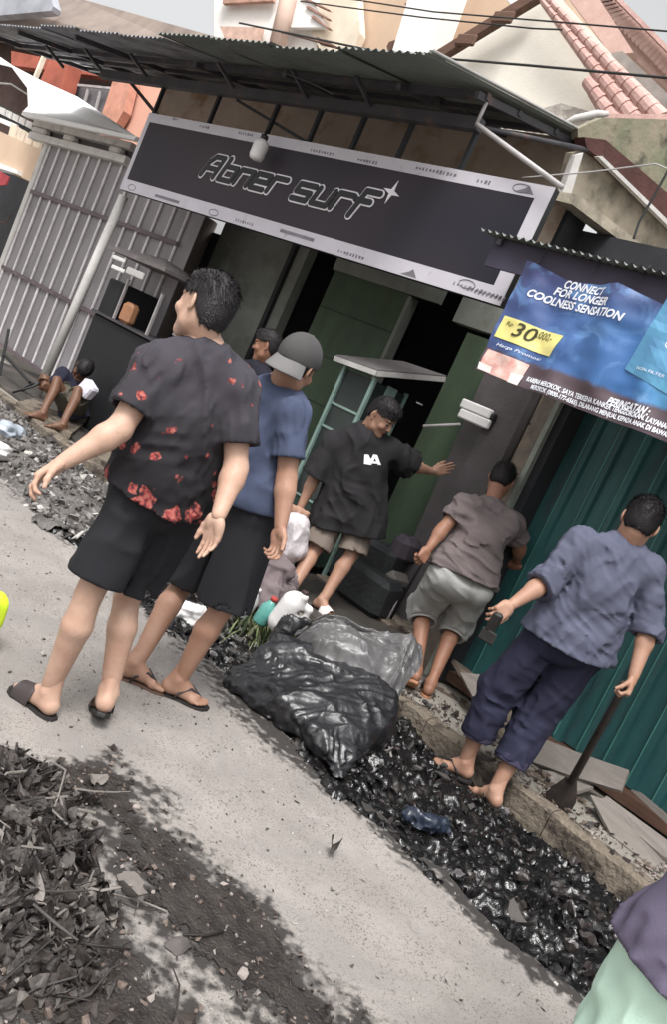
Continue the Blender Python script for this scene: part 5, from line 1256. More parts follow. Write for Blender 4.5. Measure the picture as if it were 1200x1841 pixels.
# ---- man in the flowered T-shirt
J = dict(head=W3(369, 552, 2.93), neck=W3(366, 632, 2.95), shL=W3(283, 664, 2.86), shR=W3(426, 694, 2.98), elL=W3(214, 772, 2.76), wrL=W3(112, 832, 2.66), elR=W3(424, 842, 2.94), wrR=W3(393, 926, 2.82),
         hiL=W3(252, 883, 2.93), hiR=W3(322, 902, 3.03), knL=W3(160, 1068, 2.88), knR=W3(228, 1075, 3.10), anL=ankle(88, 1240), anR=atZ(196, 1242, .125), face=rf(-.86, .52, -.12), hup=rf(.08, .04, 1), fwd=unit(rf(-.45, .9)),
         ftL=rf(-.93, .38, 0), ftR=rf(-.25, .97, -.42), fuR=unit(rf(-.12, .42, .95)), hs=1.0, sweep=-.35, strands=3000)
p = make_person(J, 'man seen from behind in a black T-shirt with red flowers and black shorts', 'light', 1.0, hmat=HAIR2, hands=dict(L=dict(curl=(38, 32, 30, 28), n=rf(.1, .1, -1), t=rf(-.2, -1, -.2), thumb=.9), R=dict(curl=(8, 12, 16, 22), n=rf(-.55, -.8, .1), t=rf(-.8, .5, -.1), d=rf(.12, 0, -1), thumb=.3, s=.96)))
DBG.append(('m1', limb_len(J)))
def flower_mat():
    m = cloth('black_flower_cloth', (.060, .055, .065), (.045, .041, .050)); t = m.node_tree; N = t.nodes; L = t.links; b = N['Principled BSDF']; src = b.inputs['Base Color'].links[0].from_socket
    tc = [n for n in N if n.type == 'TEX_COORD'][0]; nz = N.new('ShaderNodeTexNoise'); nz.inputs['Scale'].default_value = 22; nz.inputs['Detail'].default_value = 3; L.new(tc.outputs['Object'], nz.inputs['Vector'])
    ad = N.new('ShaderNodeMixRGB'); ad.blend_type = 'ADD'; ad.inputs[0].default_value = .055; L.new(tc.outputs['Object'], ad.inputs[1]); L.new(nz.outputs['Color'], ad.inputs[2])
    szz = N.new('ShaderNodeSeparateXYZ'); L.new(tc.outputs['Object'], szz.inputs[0]); gz = N.new('ShaderNodeMapRange'); gz.inputs['From Min'].default_value = 1.02; gz.inputs['From Max'].default_value = 1.42; L.new(szz.outputs['Z'], gz.inputs['Value'])
    gm_ = N.new('ShaderNodeMixRGB'); gm_.inputs[1].default_value = (.014, .013, .015, 1); L.new(gz.outputs[0], gm_.inputs[0]); L.new(src, gm_.inputs[2]); src = gm_.outputs[0]
    vo = N.new('ShaderNodeTexVoronoi'); vo.inputs['Scale'].default_value = 13.5; L.new(ad.outputs[0], vo.inputs['Vector'])
    sx = N.new('ShaderNodeSeparateXYZ'); L.new(tc.outputs['Object'], sx.inputs[0])
    # flowers big at the hem, scattered and small higher up
    mr = N.new('ShaderNodeMapRange'); mr.inputs['From Min'].default_value = .86; mr.inputs['From Max'].default_value = 1.28; mr.inputs['To Min'].default_value = .78; mr.inputs['To Max'].default_value = .32; L.new(sx.outputs['Z'], mr.inputs['Value'])
    sp = N.new('ShaderNodeSeparateXYZ'); L.new(vo.outputs['Color'], sp.inputs[0])
    mm = N.new('ShaderNodeMath'); mm.operation = 'MULTIPLY'; L.new(sp.outputs['X'], mm.inputs[0]); L.new(mr.outputs[0], mm.inputs[1])
    s2 = N.new('ShaderNodeMath'); s2.operation = 'SUBTRACT'; L.new(mm.outputs[0], s2.inputs[0]); s2.inputs[1].default_value = .05
    lt = N.new('ShaderNodeMath'); lt.operation = 'SUBTRACT'; L.new(s2.outputs[0], lt.inputs[0]); L.new(vo.outputs['Distance'], lt.inputs[1])
    m3 = N.new('ShaderNodeMapRange'); m3.inputs['From Min'].default_value = -.035; m3.inputs['From Max'].default_value = .035; L.new(lt.outputs[0], m3.inputs['Value'])
    n4 = N.new('ShaderNodeTexNoise'); n4.inputs['Scale'].default_value = 60; L.new(tc.outputs['Object'], n4.inputs['Vector'])
    rp = N.new('ShaderNodeValToRGB'); rp.color_ramp.elements[0].position = .38; rp.color_ramp.elements[0].color = (.05, .025, .03, 1); rp.color_ramp.elements[1].position = .60; rp.color_ramp.elements[1].color = (.36, .12, .10, 1); e = rp.color_ramp.elements.new(.5); e.color = (.27, .045, .042, 1)
    L.new(n4.outputs['Fac'], rp.inputs[0])
    mx = N.new('ShaderNodeMixRGB'); L.new(m3.outputs[0], mx.inputs[0]); L.new(src, mx.inputs[1]); L.new(rp.outputs[0], mx.inputs[2]); L.new(mx.outputs[0], b.inputs['Base Color'])
    return m
blk = cloth('black_cloth', (.021, .021, .025)); 
sp_ = [(None, J['shL']-J['hiR'], .075, .0075, 2, 1), (None, UP, .09, .006, 5, 1), (None, J['shR']-J['hiL'], .035, .0028, 17, 1), (J['hiR'], rf(1, 0, .5), .035, .005, 18, .3), (J['hiL'], rf(1, 0, .2), .05, .008, 7, .3), (J['shL'], J['shL']-J['elL'], .035, .006, 9, .22), (J['shR'], J['shR']-J['elR'], .035, .006, 4, .25)]
o = shirt(J, p, flower_mat(), sleeve=.72, ease=.020, drop=-.005, spec=sp_, flare=.002, swr=.014, hemtilt=rf(-.22, 0, 0))
shorts(J, p, blk, leg=.86, ease=.024, spec=[(None, J['hiL']-J['knL'], .07, .009, 3, 1), (None, RR, .09, .005, 6, 1)], flare=.008)
ms = mat('black_rubber', (.02, .018, .018), .6, bump=.2); ms2 = mat('dark_strap', (.045, .035, .035), .6, bump=.2)
footwear(J, 'L', p, ms, ms2, 'slide', 1, name='slide_sandal'); footwear(J, 'R', p, ms, ms2, 'slide', -1, name='slide_sandal')

# ---- man with the backwards cap
J = dict(head=W3(534, 655, 3.55), neck=W3(497, 702, 3.6), shL=W3(428, 708, 3.72), shR=W3(527, 745, 3.50), elL=W3(400, 830, 3.80), wrL=W3(390, 915, 3.70), elR=W3(515, 862, 3.46), wrR=W3(504, 948, 3.38),
         hiL=W3(402, 900, 3.72), hiR=W3(462, 922, 3.58), knL=W3(332, 1046, 3.78), knR=W3(398, 1095, 3.55), anL=ankle(246, 1190), anR=ankle(324, 1220), face=rf(.42, .88, -.22), hup=rf(.10, .08, 1), fwd=unit(rf(.5, .86)),
         ftL=rf(.95, .15, 0), ftR=rf(.97, .12, 0), hs=1.0)
DBG.append(('cap', limb_len(J)))
p = make_person(J, 'man in a dark blue T-shirt with his grey cap turned backwards', 'mid', 1.0, hair=None, hands=dict(R=dict(curl=(20, 30, 38, 42), n=rf(-.7, -.4, 0), t=rf(.5, -.5, -.1), thumb=.4)))
sp_ = [(None, J['shR']-J['hiL'], .08, .007, 12, 1), (None, UP, .09, .005, 15, 1), (J['hiL'], rf(1, 0, 0), .05, .006, 7, .3), (J['shR'], J['shR']-J['elR'], .03, .004, 9, .2)]
shirt(J, p, cloth('dusty_navy_cloth', (.068, .084, .140), (.055, .068, .115)), sleeve=.68, ease=.024, drop=-.035, spec=sp_, flare=.004, swr=.008)
shorts(J, p, blk, leg=.97, ease=.04, spec=[(None, J['hiL']-J['knL'], .07, .008, 3, 1)], flare=.02)
for k in range(3):     # light stripes of the waistband edge seen below the shirt
    pass
fl = mat('brown_flipflop', (.10, .06, .045), .7, bump=.2); footwear(J, 'L', p, fl, ms, 'flipflop', 1, name='flip_flop'); footwear(J, 'R', p, ms, ms2, 'flipflop', -1, name='flip_flop')
c = J['head']; r, f, u = frame(J['face'], J['hup']); R = np.array([r, f, u]); q = lambda x, y, z: c+r*x+f*y+u*z
F = Field(c-.19, c+.19, .0055); F.ell(q(0, -.012, .030), R, (.089, .112, .104), 0); F.cut(q(0, 0, .008), -u+f*.28); F.cone(q(0, 0, -.05), q(0, 0, -.1), .07, .07, 0, True)
V, Q = F.mesh(); V = relax(V, Q, 1, .4); cg = cloth('grey_cap_cloth', (.085, .082, .082), (.062, .06, .06))
cp = mesh_obj('cap', V, Q, cg, p, True)
V = []; n_ = 14; m_ = 6
for j in range(m_+1):
    for i in range(n_+1):
        t = math.radians(-68+136*i/n_); rr_ = .098+.030*j/m_*math.cos(t*.75)
        V.append(q(math.sin(t)*(.083+.02*j/m_), -.015-math.cos(t)*(rr_), -.020-.062*j/m_+.022*math.sin(t)**2))
nb = len(V); V += [v-u*.006 for v in V]; Fs = [(j*(n_+1)+i, j*(n_+1)+i+1, (j+1)*(n_+1)+i+1, (j+1)*(n_+1)+i) for j in range(m_) for i in range(n_)]
rim = [(m_*(n_+1)+i, m_*(n_+1)+i+1, m_*(n_+1)+i+1+nb, m_*(n_+1)+i+nb) for i in range(n_)]
mesh_obj('brim', V, Fs+[tuple(k+nb for k in g[::-1]) for g in Fs]+rim, cloth('pale_grey_brim', (.17, .165, .165)), cp, True)
MB().disc_lathe(q(0, -.012, .132), [(.008, 0), (.007, .005), (.002, .007)], 10, u).build('cap_button', cg, cp)
F = Field(c-.17, c+.17, .006); F.ell(q(0, -.016, .0), R, (.079, .098, .085), 0); F.cut(q(0, 0, .03), u); F.cut(q(0, -.02, -.055), -u+f*.5); F.cut(q(0, .02, 0), f)
V, Q = F.mesh(); mesh_obj('hair', V, Q, HAIR, p, True)

# ---- young man in the oversized black T-shirt, one hand on the pillar
H0 = 6.2
J = dict(head=W3(688, 748, H0-.10), neck=W3(655, 785, H0-.03), shR=W3(603, 800, H0-.02), shL=W3(704, 810, H0+.0), elR=W3(564, 862, H0-.02), wrR=W3(540, 912, H0-.05), elL=W3(745, 838, H0+.12), wrL=W3(779, 848, H0+.30),
         hiR=W3(606, 920, H0), hiL=W3(652, 930, H0), knR=W3(566, 988, H0-.10), knL=W3(632, 998, H0-.08), anR=atZ(524, 1060, .11), anL=atZ(581, 1078, .11), face=rf(.80, -.42, -.42), hup=rf(.18, -.25, 1), fwd=unit(rf(.25, -.95)),
         ftR=rf(-.1, -.95, 0), ftL=rf(.75, -.6, 0), hs=1.14, sweep=.3, strands=1800, nape=-.05)
DBG.append(('black', limb_len(J)))
p = make_person(J, 'young man in an oversized black T-shirt resting a hand on the charcoal pillar', 'mid', 1.02, hands=dict(L=dict(curl=(-2, 2, 6, 12), n=rf(.6, .7, 0), t=rf(0, 0, 1), d=rf(.75, .1, .55), thumb=.2, s=1.05), R=dict(curl=(40, 45, 45, 45))))
sp_ = [(None, UP, .10, .010, 22, 1), (None, J['shR']-J['hiL'], .09, .008, 25, 1), (J['hiR'], RR, .06, .008, 7, .3)]
bt = cloth('soft_black_cloth', (.022, .021, .023))
shirt(J, p, bt, sleeve=.92, ease=.062, drop=.12, b=1.02, spec=sp_, flare=.02, swr=.03)
shorts(J, p, cloth('grey_taupe_cloth', (.20, .165, .14)), leg=.93, ease=.03, spec=[(None, J['hiL']-J['knL'], .06, .006, 3, 1)], flare=.018)
sw = mat('white_slipper', (.62, .58, .56), .6); footwear(J, 'L', p, sw, sw, 'slide', 1, name='slipper'); footwear(J, 'R', p, fl, fl, 'slide', -1, name='slipper')
# white print on the chest
cc = W3(668, 826, 1.0); dr = unit(ray(668, 826)); hitd = None
SHM = [o for o in p.children if o.name.startswith('shirt')][0]
from mathutils.bvhtree import BVHTree
def project_print(shirt_o, polys, mt, par, off=.004):
    o_ = ORG[shirt_o.name]; me = shirt_o.data; bv = BVHTree.FromPolygons([tuple(np.array(v.co)+o_) for v in me.vertices], [tuple(q.vertices) for q in me.polygons])
    V = []; Fs = []
    for P in polys:          # quads in sight-line pixels, subdivided and laid on the cloth
        n_ = 4; b = len(V); ok = True; tmp = []
        for i in range(n_+1):
            for j in range(n_+1):
                a = A(*P[0])*(1-i/n_)+A(*P[1])*(i/n_); c_ = A(*P[3])*(1-i/n_)+A(*P[2])*(i/n_); x, y = a*(1-j/n_)+c_*(j/n_)
                d = Vector(unit(ray(x, y)).tolist()); h_ = bv.ray_cast(Vector(CP.tolist()), d)
                if h_[0] is None: ok = False; break
                tmp.append(np.array(h_[0])-np.array(d)*off)
            if not ok: break
        if ok: V += tmp; Fs += [(b+i*(n_+1)+j, b+i*(n_+1)+j+1, b+(i+1)*(n_+1)+j+1, b+(i+1)*(n_+1)+j) for i in range(n_) for j in range(n_)]
    if V: mesh_obj('chest_print', V, Fs, mt, shirt_o if False else par, True)
project_print(SHM, [[(656, 817), (662, 817), (660, 835), (655, 834)], [(656, 817), (664, 818), (666, 824), (657, 823)], [(663, 818), (668, 826), (664, 836), (659, 834)], [(672, 817), (678, 818), (668, 836), (663, 835)], [(672, 817), (679, 818), (686, 836), (680, 836)], [(667, 829), (682, 830), (683, 834), (667, 833)]], mat('white_shirt_print', (.80, .80, .80), .6, bump=0), p)

# ---- man stooping in grey T-shirt and grey shorts
H0 = 5.42
J = dict(head=W3(903, 862, H0+.13), neck=W3(882, 910, H0+.06), shL=W3(836, 908, H0-.05), shR=W3(925, 945, H0+.0), elL=W3(796, 952, H0-.12), wrL=W3(772, 986, H0-.20), elR=W3(936, 985, H0+.12), wrR=W3(930, 1010, H0+.28),
         hiL=W3(802, 1035, H0-.15), hiR=W3(856, 1058, H0-.10), knL=W3(764, 1092, H0+.10), knR=W3(822, 1118, H0+.10), anL=atZ(750, 1205, .13), anR=atZ(777, 1226, .09), face=rf(.35, .80, -.5), hup=rf(.12, .55, 1), fwd=unit(rf(.3, .95)),
         ftL=rf(-.05, .8, -.45), fuL=unit(rf(-.02, .55, .9)), ftR=rf(.1, 1, 0), hs=.98, sweep=.2, strands=1500)
DBG.append(('grey', limb_len(J)))
p = make_person(J, 'man stooping in a faded mauve T-shirt and rolled grey trousers holding a thin stick', 'tan', .95, hands=dict(L=dict(curl=(62, 66, 68, 70), n=rf(.5, .7, 0), t=rf(.3, -.2, -1), thumb=1.2)))
gt_ = cloth('faded_mauve_cloth', (.155, .125, .125), (.125, .105, .105))
shirt(J, p, gt_, sleeve=.62, ease=.022, drop=-.03, b=.95, spec=[(None, rf(1, 0, -.15), .045, .009, 31, 1), (J['hiL'], rf(1, 0, -.2), .035, .010, 33, .28), (None, UP, .1, .005, 35, 1)], flare=.004, swr=.012)
gs = cloth('grey_trouser_cloth', (.34, .34, .33), (.27, .27, .26))
shorts(J, p, gs, leg=1.22, ease=.042, b=.95, spec=[(None, rf(1, .2, -.4), .06, .010, 41, 1), (None, J['hiL']-J['knL'], .08, .008, 42, 1)], flare=.006, name='rolled_trousers', cuff=cloth('rolled_cuff_cloth', (.36, .35, .34)))
fb_ = mat('orange_brown_slipper', (.33, .16, .09), .7); footwear(J, 'L', p, fb_, fb_, 'slide', 1, name='slipper'); footwear(J, 'R', p, fb_, ms2, 'slide', -1, name='slipper')

# ---- man in long sleeved violet grey top with the shovel
H0 = 4.18
J = dict(head=W3(1152, 938, H0-.02), neck=W3(1120, 985, H0), shL=W3(1046, 980, H0-.06), shR=W3(1165, 1026, H0-.02), elL=W3(976, 1050, H0-.10), wrL=W3(921, 1087, H0-.22), elR=W3(1166, 1135, H0-.06), wrR=W3(1139, 1218, H0-.16),
         hiL=W3(985, 1140, H0), hiR=W3(1052, 1168, H0), knL=W3(898, 1238, H0+.10), knR=W3(962, 1290, H0+.08), anL=atZ(836, 1368, .03), anR=atZ(891, 1418, .015), face=rf(.25, .9, -.25), hup=rf(.10, .15, 1), fwd=unit(rf(.05, 1)),
         ftL=rf(-.9, .3, -.1), ftR=rf(-.5, .8, -.15), hs=1.06, sweep=-.2, strands=2400, nape=-.06)
DBG.append(('shovel', limb_len(J)))
p = make_person(J, 'man with his back turned in a violet grey long sleeved top gripping a shovel', 'mid', 1.0, hands=dict(L=dict(curl=(30, 38, 42, 45), n=rf(.4, .5, -.3), t=rf(.2, -.3, -.8), thumb=.6), R=dict(curl=(68, 70, 72, 74), n=rf(-.9, -.1, .1), t=rf(-.3, -.9, .2), thumb=1.3)))
vt = cloth('violet_grey_cloth', (.098, .104, .150), (.078, .082, .122))
shirt(J, p, vt, sleeve=1.14, ease=.022, drop=.012, spec=[(None, J['shR']-J['hiL']+rf(0, 0, .1), .075, .009, 51, 1), (None, J['shL']-J['elR'], .035, .0035, 57, 1), (J['shL'], J['shL']-J['hiR'], .030, .005, 58, .25), (None, J['shL']-J['hiR'], .09, .006, 55, 1), (J['elL'], np.cross(J['wrL']-J['elL'], FF), .028, .008, 52, .16), (J['elR'], RR, .028, .008, 53, .16), (J['hiR'], rf(1, 0, -.3), .04, .008, 54, .25)], flare=.006, swr=.014)
shorts(J, p, cloth('dark_navy_cloth', (.030, .031, .058), (.022, .023, .045)), leg=1.62, ease=.028, spec=[(None, J['hiL']-J['knL'], .07, .009, 61, 1), (J['knR'], rf(1, 0, -.2), .05, .010, 62, .25), (J['knL'], rf(1, 0, -.2), .05, .010, 64, .25)], flare=.012, name='cropped_trousers', cuff=cloth('navy_cuff_cloth', (.045, .04, .07)))
footwear(J, 'L', p, ms, ms, 'flipflop', 1, name='flip_flop'); footwear(J, 'R', p, ms, ms, 'flipflop', -1, name='flip_flop')
hp = W3(890, 1118, H0-.30)
sc_ = MB().box(hp, (.05, .03, .11), np.array([RR, unit(A(FF[0], FF[1], .3)), unit(np.cross(RR, unit(A(FF[0], FF[1], .3))))]), bev=.012).box(hp-UP*.075, (.085, .012, .06), bev=.005)
tag(sc_.build('scraper', ms, None, False, org=hp), 'small black scraper held in the left hand of the man with the shovel', 'scraper')
# shovel: round shaft, socket and blade in the kerb gap
W = J['wrR']+ (W3(1120, 1250, H0-.16)-J['wrR'])
s_top = W3(1121, 1238, H0-.17); s_bot = atY(1002, 1452, 4.45)
sv = thing('shovel', 'dark long shafted shovel pushed down at the broken kerb', 'shovel', s_bot)
ax = unit(s_bot-s_top); iron_b = mat('muddy_black_steel', (.035, .028, .026), .5, sc=10, bump=.3, dirt=(.09, .06, .045), dsc=8)
MB().tube([s_top-ax*.03, s_top+ax*.10, s_bot-ax*.2], [.019, .017, .022], 10).build('shaft', iron_b, sv, True)
MB().disc_lathe(s_top-ax*.03, [(.010, -.012), (.024, -.004), (.026, .006), (.020, .014)], 12, ax).build('grip_knob', iron_b, sv, True)
bl = MB(); e1 = unit(np.cross(ax, FF)); V = []; nn = 8
for j in range(7):
    t = j/6; wv = .030+.055*min(1, t*2.2)*(1-.25*max(0, t-.7)/.3); 
    for i in range(nn+1):
        a_ = (i/nn*2-1); V.append(s_bot-ax*.22+ax*.30*t+e1*wv*a_+FF*(.018*a_*a_))
nb = len(V); V += [v+FF*.004 for v in V]; Fs = [(j*(nn+1)+i, j*(nn+1)+i+1, (j+1)*(nn+1)+i+1, (j+1)*(nn+1)+i) for j in range(6) for i in range(nn)]
bl.add(V, Fs+[tuple(k+nb for k in g[::-1]) for g in Fs]); bl.build('blade', iron_b, sv, True)

# ---- squatting man on the far kerb
H0 = 8.75
J = dict(head=W3(150, 664, H0-.05), neck=W3(135, 688, H0), shL=W3(112, 672, H0-.12), shR=W3(140, 706, H0+.12), elL=W3(92, 700, H0-.22), wrL=W3(84, 690, H0-.35), elR=W3(110, 716, H0+.1), wrR=W3(88, 700, H0-.05),
         hiL=W3(128, 742, H0-.05), hiR=W3(138, 748, H0+.12), knL=W3(102, 684, H0-.30), knR=W3(140, 702, H0-.42), anL=atZ(76, 742, .11), anR=atZ(112, 762, .11), face=rf(-.1, -.6, -.8), hup=rf(.5, -.5, .7), fwd=unit(rf(-.6, -.8)),
         ftL=rf(-.9, -.4), ftR=rf(-.9, -.5), hs=1.05, strands=900)
DBG.append(('squat', limb_len(J)))
p = make_person(J, 'man squatting on the far kerb in a dark top with white patches', 'dark', .9)
shirt(J, p, cloth('ink_cloth', (.022, .022, .04)), sleeve=.8, ease=.025, drop=.04, b=.9, spec=[(None, UP, .08, .007, 71, 1)], h=.014)
shorts(J, p, cloth('olive_cloth', (.10, .09, .07)), leg=.8, ease=.03, b=.9, spec=[(None, UP, .08, .007, 72, 1)], h=.014)
SH_ = [o for o in p.children if o.name.startswith('shirt')][0]
project_print(SH_, [[(115, 652), (134, 654), (130, 682), (120, 684)], [(120, 650), (128, 650), (126, 668), (116, 664)]], mat('white_patch', (.72, .70, .76), .8, bump=.2), p, .006)
pp = [W3(88, 703, H0-.35), W3(60, 712, H0-.5), W3(22, 706+12, H0-.6)]
tag(MB().tube([W3(86, 680, H0-.3), W3(60, 695, H0-.4), W3(22, 706, H0-.5)], .012, 6).build('stick', M['iron'], None, True, org=W3(60, 695, H0-.4)), 'dark stick in the hands of the squatting man', 'stick')
# white bundle beside him
V = np.array(MB().box(W3(158, 700, H0-.3), (.17, .12, .16), np.array([unit(A(1, .3, -.5)), unit(A(-.3, 1, 0)), unit(np.cross(unit(A(1, .3, -.5)), unit(A(-.3, 1, 0))))]), bev=.02).v)
mm_ = MB().box(W3(158, 700, H0-.3), (.17, .12, .16), bev=.02); tag(mesh_obj('cloth_bundle', V, mm_.f, mat('white_cloth', (.66, .64, .72), .8, bump=.3), None, org=W3(158, 700, H0-.3)), 'white cloth bundle on the lap of the squatting man', 'cloth')

# ---- man whose head shows between the two in front
H0 = 7.0
J = dict(head=W3(481, 622, H0), neck=W3(466, 658, H0+.05), shL=W3(425, 662, H0+.12), shR=W3(486, 690, H0-.1), elL=W3(405, 720, H0+.1), wrL=W3(395, 765, H0), elR=W3(470, 745, H0-.15), wrR=W3(455, 790, H0-.2),
         hiL=W3(420, 768, H0+.05), hiR=W3(450, 778, H0-.05), knL=W3(385, 850, H0), knR=W3(415, 862, H0-.1), anL=atZ(350, 935, .1), anR=atZ(380, 948, .1), face=rf(-.93, .1, -.25), hup=rf(-.05, 0, 1), fwd=unit(rf(-.8, .6)),
         ftL=rf(-.8, .3), ftR=rf(-.8, .1), hs=1.12, strands=900)
DBG.append(('back', limb_len(J)))
p = make_person(J, 'man in profile with curly black hair partly hidden behind the cap wearer', 'tan', .95)
shirt(J, p, cloth('ink_cloth_dark', (.018, .018, .028)), sleeve=.6, ease=.03, drop=.06, b=.95, spec=[(None, UP, .08, .007, 81, 1)], h=.016)
shorts(J, p, blk, leg=.9, ease=.03, b=.95, spec=[], h=.016)

# ---- person cut off by the lower right corner: mint trousers and violet top
H0 = 1.42
hipL = W3(1232, 1752, H0); 
J = dict(hiL=hipL, hiR=hipL+rf(.17, .08, 0), head=hipL+rf(.25, .10, .72), neck=hipL+rf(.20, .06, .55), shL=hipL+rf(.03, .0, .50), shR=hipL+rf(.36, .12, .50), elL=hipL+rf(.08, .25, .30), elR=hipL+rf(.45, .2, .22), wrL=hipL+rf(.28, .45, .25), wrR=hipL+rf(.4, .4, .1),
         knL=hipL+rf(-.02, .02, -.43), knR=hipL+rf(.2, .1, -.43), fwd=unit(rf(.2, .97)), ftL=rf(.2, .9), ftR=rf(.2, .9), face=rf(.3, .9, -.3), hup=UP, hs=1, strands=200)
zg = .095; J['anL'] = A(J['knL'][0], J['knL'][1], zg); J['anR'] = A(J['knR'][0], J['knR'][1], zg)
DBG.append(('mint', limb_len(J), hipL))
p = make_person(J, 'person in mint green trousers and violet top cut off at the lower right corner', 'mid', 1.0)
shirt(J, p, cloth('dull_violet_cloth', (.105, .09, .135)), sleeve=.9, ease=.03, drop=.04, spec=[(None, UP, .08, .008, 91, 1), (None, rf(1, 0, .4), .05, .006, 92, 1)], flare=.0)
shorts(J, p, cloth('mint_cloth', (.50, .68, .57), (.45, .62, .52)), leg=1.9, ease=.03, spec=[(None, rf(1, 0, .5), .07, .010, 93, 1), (None, rf(.3, 0, 1), .04, .005, 94, 1)], flare=.01, name='trousers')

# ================================================================= rubbish bags and litter at the middle
bagm = mat('black_bin_liner', (.016, .0155, .018), .34, sc=6, c2=(.010, .010, .012), bump=.25, bsc=30, spec=.6, rvar=.06)
bagg = mat('grey_plastic_sheet', (.14, .135, .135), .34, sc=6, c2=(.07, .068, .07), bump=.2, bsc=24, spec=.5)
def bag(name, cones, k, spec, mt, lab, h=.009, cat='bag', org=None, z0=.004, rel=2):
    P = np.array([c[0] for c in cones]+[c[1] for c in cones]); m = max(max(c[2], c[3]) for c in cones)+.06
    F = Field(P.min(0)-m, P.max(0)+m, h)
    for c in cones: F.cone(c[0], c[1], c[2], c[3], k)
    V, Q = F.mesh(); V = relax(V, Q, rel, .5); V = folds(V, normals(V, Q), spec); V[:, 2] = np.where(V[:, 2] < z0, z0+(V[:, 2]-z0)*.08, V[:, 2])
    return tag(mesh_obj(name, V, Q, mt, None, True, org=org if org is not None else P.mean(0)), lab, cat)
c_left = atZ(396, 1224, .03); c_tip = atZ(604, 1388, .03); c_top = W3(512, 1150, 4.05); c_mid = W3(560, 1235, 4.0); c_r = W3(668, 1235, 3.95); c_knot = W3(505, 1112, 4.12); c_tr = W3(640, 1180, 4.15); c_lo = W3(625, 1310, 3.75)
def hull_planes(pts):
    import bmesh
    bm = bmesh.new()
    for p in pts: bm.verts.new(tuple(map(float, p)))
    bmesh.ops.convex_hull(bm, input=bm.verts); bm.normal_update(); c = np.mean(pts, 0); out = []
    for f_ in bm.faces:
        n_ = A(*f_.normal); d = n_@A(*f_.verts[0].co)
        if n_@c > d: n_, d = -n_, -d
        out.append((n_, d))
    bm.free(); return out
def hull_bag(name, pts, k, spec, mt, lab, h=.0075, extra=()):
    P = np.array(pts); F = Field(P.min(0)-.06, P.max(0)+.06, h); d = None
    X, Y, Z = F.ax[0][:, None, None], F.ax[1][None, :, None], F.ax[2][None, None, :]
    for n_, dd in hull_planes(pts):
        q = (X*n_[0]+Y*n_[1]+Z*n_[2]-dd).astype(np.float32)
        if d is None: d = q
        else: hh = np.clip(.5-.5*(d-q)/k, 0, 1); d = d*(1-hh)+q*hh+k*hh*(1-hh)
    F.a = d.astype(np.float32)
    for c in extra: F.cone(c[0], c[1], c[2], c[3], .03)
    F.fold(spec, .05); V, Q = F.mesh(); V[:, 2] = np.where(V[:, 2] < .004, .004+(V[:, 2]-.004)*.08, V[:, 2])
    return tag(mesh_obj(name, V, Q, mt, None, True, org=P.mean(0)), lab, 'bag')
b_l, b_t = atZ(384, 1226, .0), atZ(606, 1398, .0); b_top = W3(498, 1142, 4.12); b_m = W3(560, 1186, 4.02); b_r = W3(702, 1214, 4.08); b_r2 = W3(712, 1275, 3.95); b_r3 = W3(662, 1350, 3.66); b_r3[2] = max(b_r3[2], .05)
b_b1 = b_top*A(1, 1, 0)+A(.05, .25, 0); b_b2 = b_r*A(1, 1, 0)+A(.05, .2, 0); b_mid = W3(520, 1255, 3.72)
cc_ = (b_l+b_t+b_r+b_top)/4
hull_bag('bin_bag', [b_l, b_t, b_top, b_m, b_r, b_r2, b_r3, b_b1, b_b2, b_mid, W3(440, 1180, 4.0), W3(600, 1300, 3.66), b_l+UP*.03, b_t+UP*.03], .045,
    [(None, b_r-b_l, .16, .016, 3, 1), (None, b_r2-b_mid, .032, .0065, 5, 1), (b_l, b_l-b_m, .030, .010, 8, .30), (b_t, b_t-b_m, .028, .010, 9, .30), (b_top, b_top-b_mid, .028, .009, 14, .26), (b_r2, b_r2-b_mid, .024, .007, 12, .3), (None, UP, .10, .010, 15, 1)], bagm, 'big shiny black bin bag slumped on the road edge by the ditch')
g0, g1, g2, g3, g4 = W3(560, 1118, 4.35), W3(640, 1130, 4.55), W3(735, 1170, 4.5), W3(650, 1190, 4.3), W3(745, 1160, 4.6)
# crumpled sheet: a gathered surface with sharp creases at several sizes
nu, nv = 150, 110; O0 = W3(540, 1106, 4.40); O1 = W3(768, 1150, 4.55); O2 = W3(525, 1185, 4.10); O3 = W3(722, 1245, 4.15)
U_, V_ = np.meshgrid(np.linspace(0, 1, nu), np.linspace(0, 1, nv), indexing='ij'); uu = U_[..., None]; vv = V_[..., None]
P = (O0*(1-uu)+O1*uu)*(1-vv)+(O2*(1-uu)+O3*uu)*vv
def crease(p, o=4):
    s_ = 0; a_ = 1; 
    for k in range(o): s_ = s_+a_*(1-2.2*np.abs(vnoise(p+k*9.7))); a_ *= .48; p = p*1.9
    return s_
q_ = np.stack([U_*3.4, V_*2.6, U_*0+3], -1); q_ = q_+.5*np.stack([vnoise(q_*.8+5), vnoise(q_*.8+9), U_*0], -1)
edge = np.clip(np.minimum(np.minimum(U_, 1-U_), np.minimum(V_, 1-V_))*6, 0, 1)
hgt = .052*crease(q_)+.03; P = P+hgt[..., None]*(UP*.75-FF*.65); P = P+.05*vnoise(q_*1.3+31)[..., None]*RR+(.07*np.sin(math.pi*V_)*np.sin(math.pi*U_)-.10*(1-edge))[..., None]*UP
V = P.reshape(-1, 3); V[:, 2] = np.maximum(V[:, 2], .02); i_, j_ = np.meshgrid(np.arange(nu-1), np.arange(nv-1), indexing='ij'); a_ = i_*nv+j_; Q = np.stack([a_, a_+nv, a_+nv+1, a_+1], -1).reshape(-1, 4)
N_ = normals(V, Q); V2 = V+N_*.002; Q2 = Q[:, ::-1]+len(V)
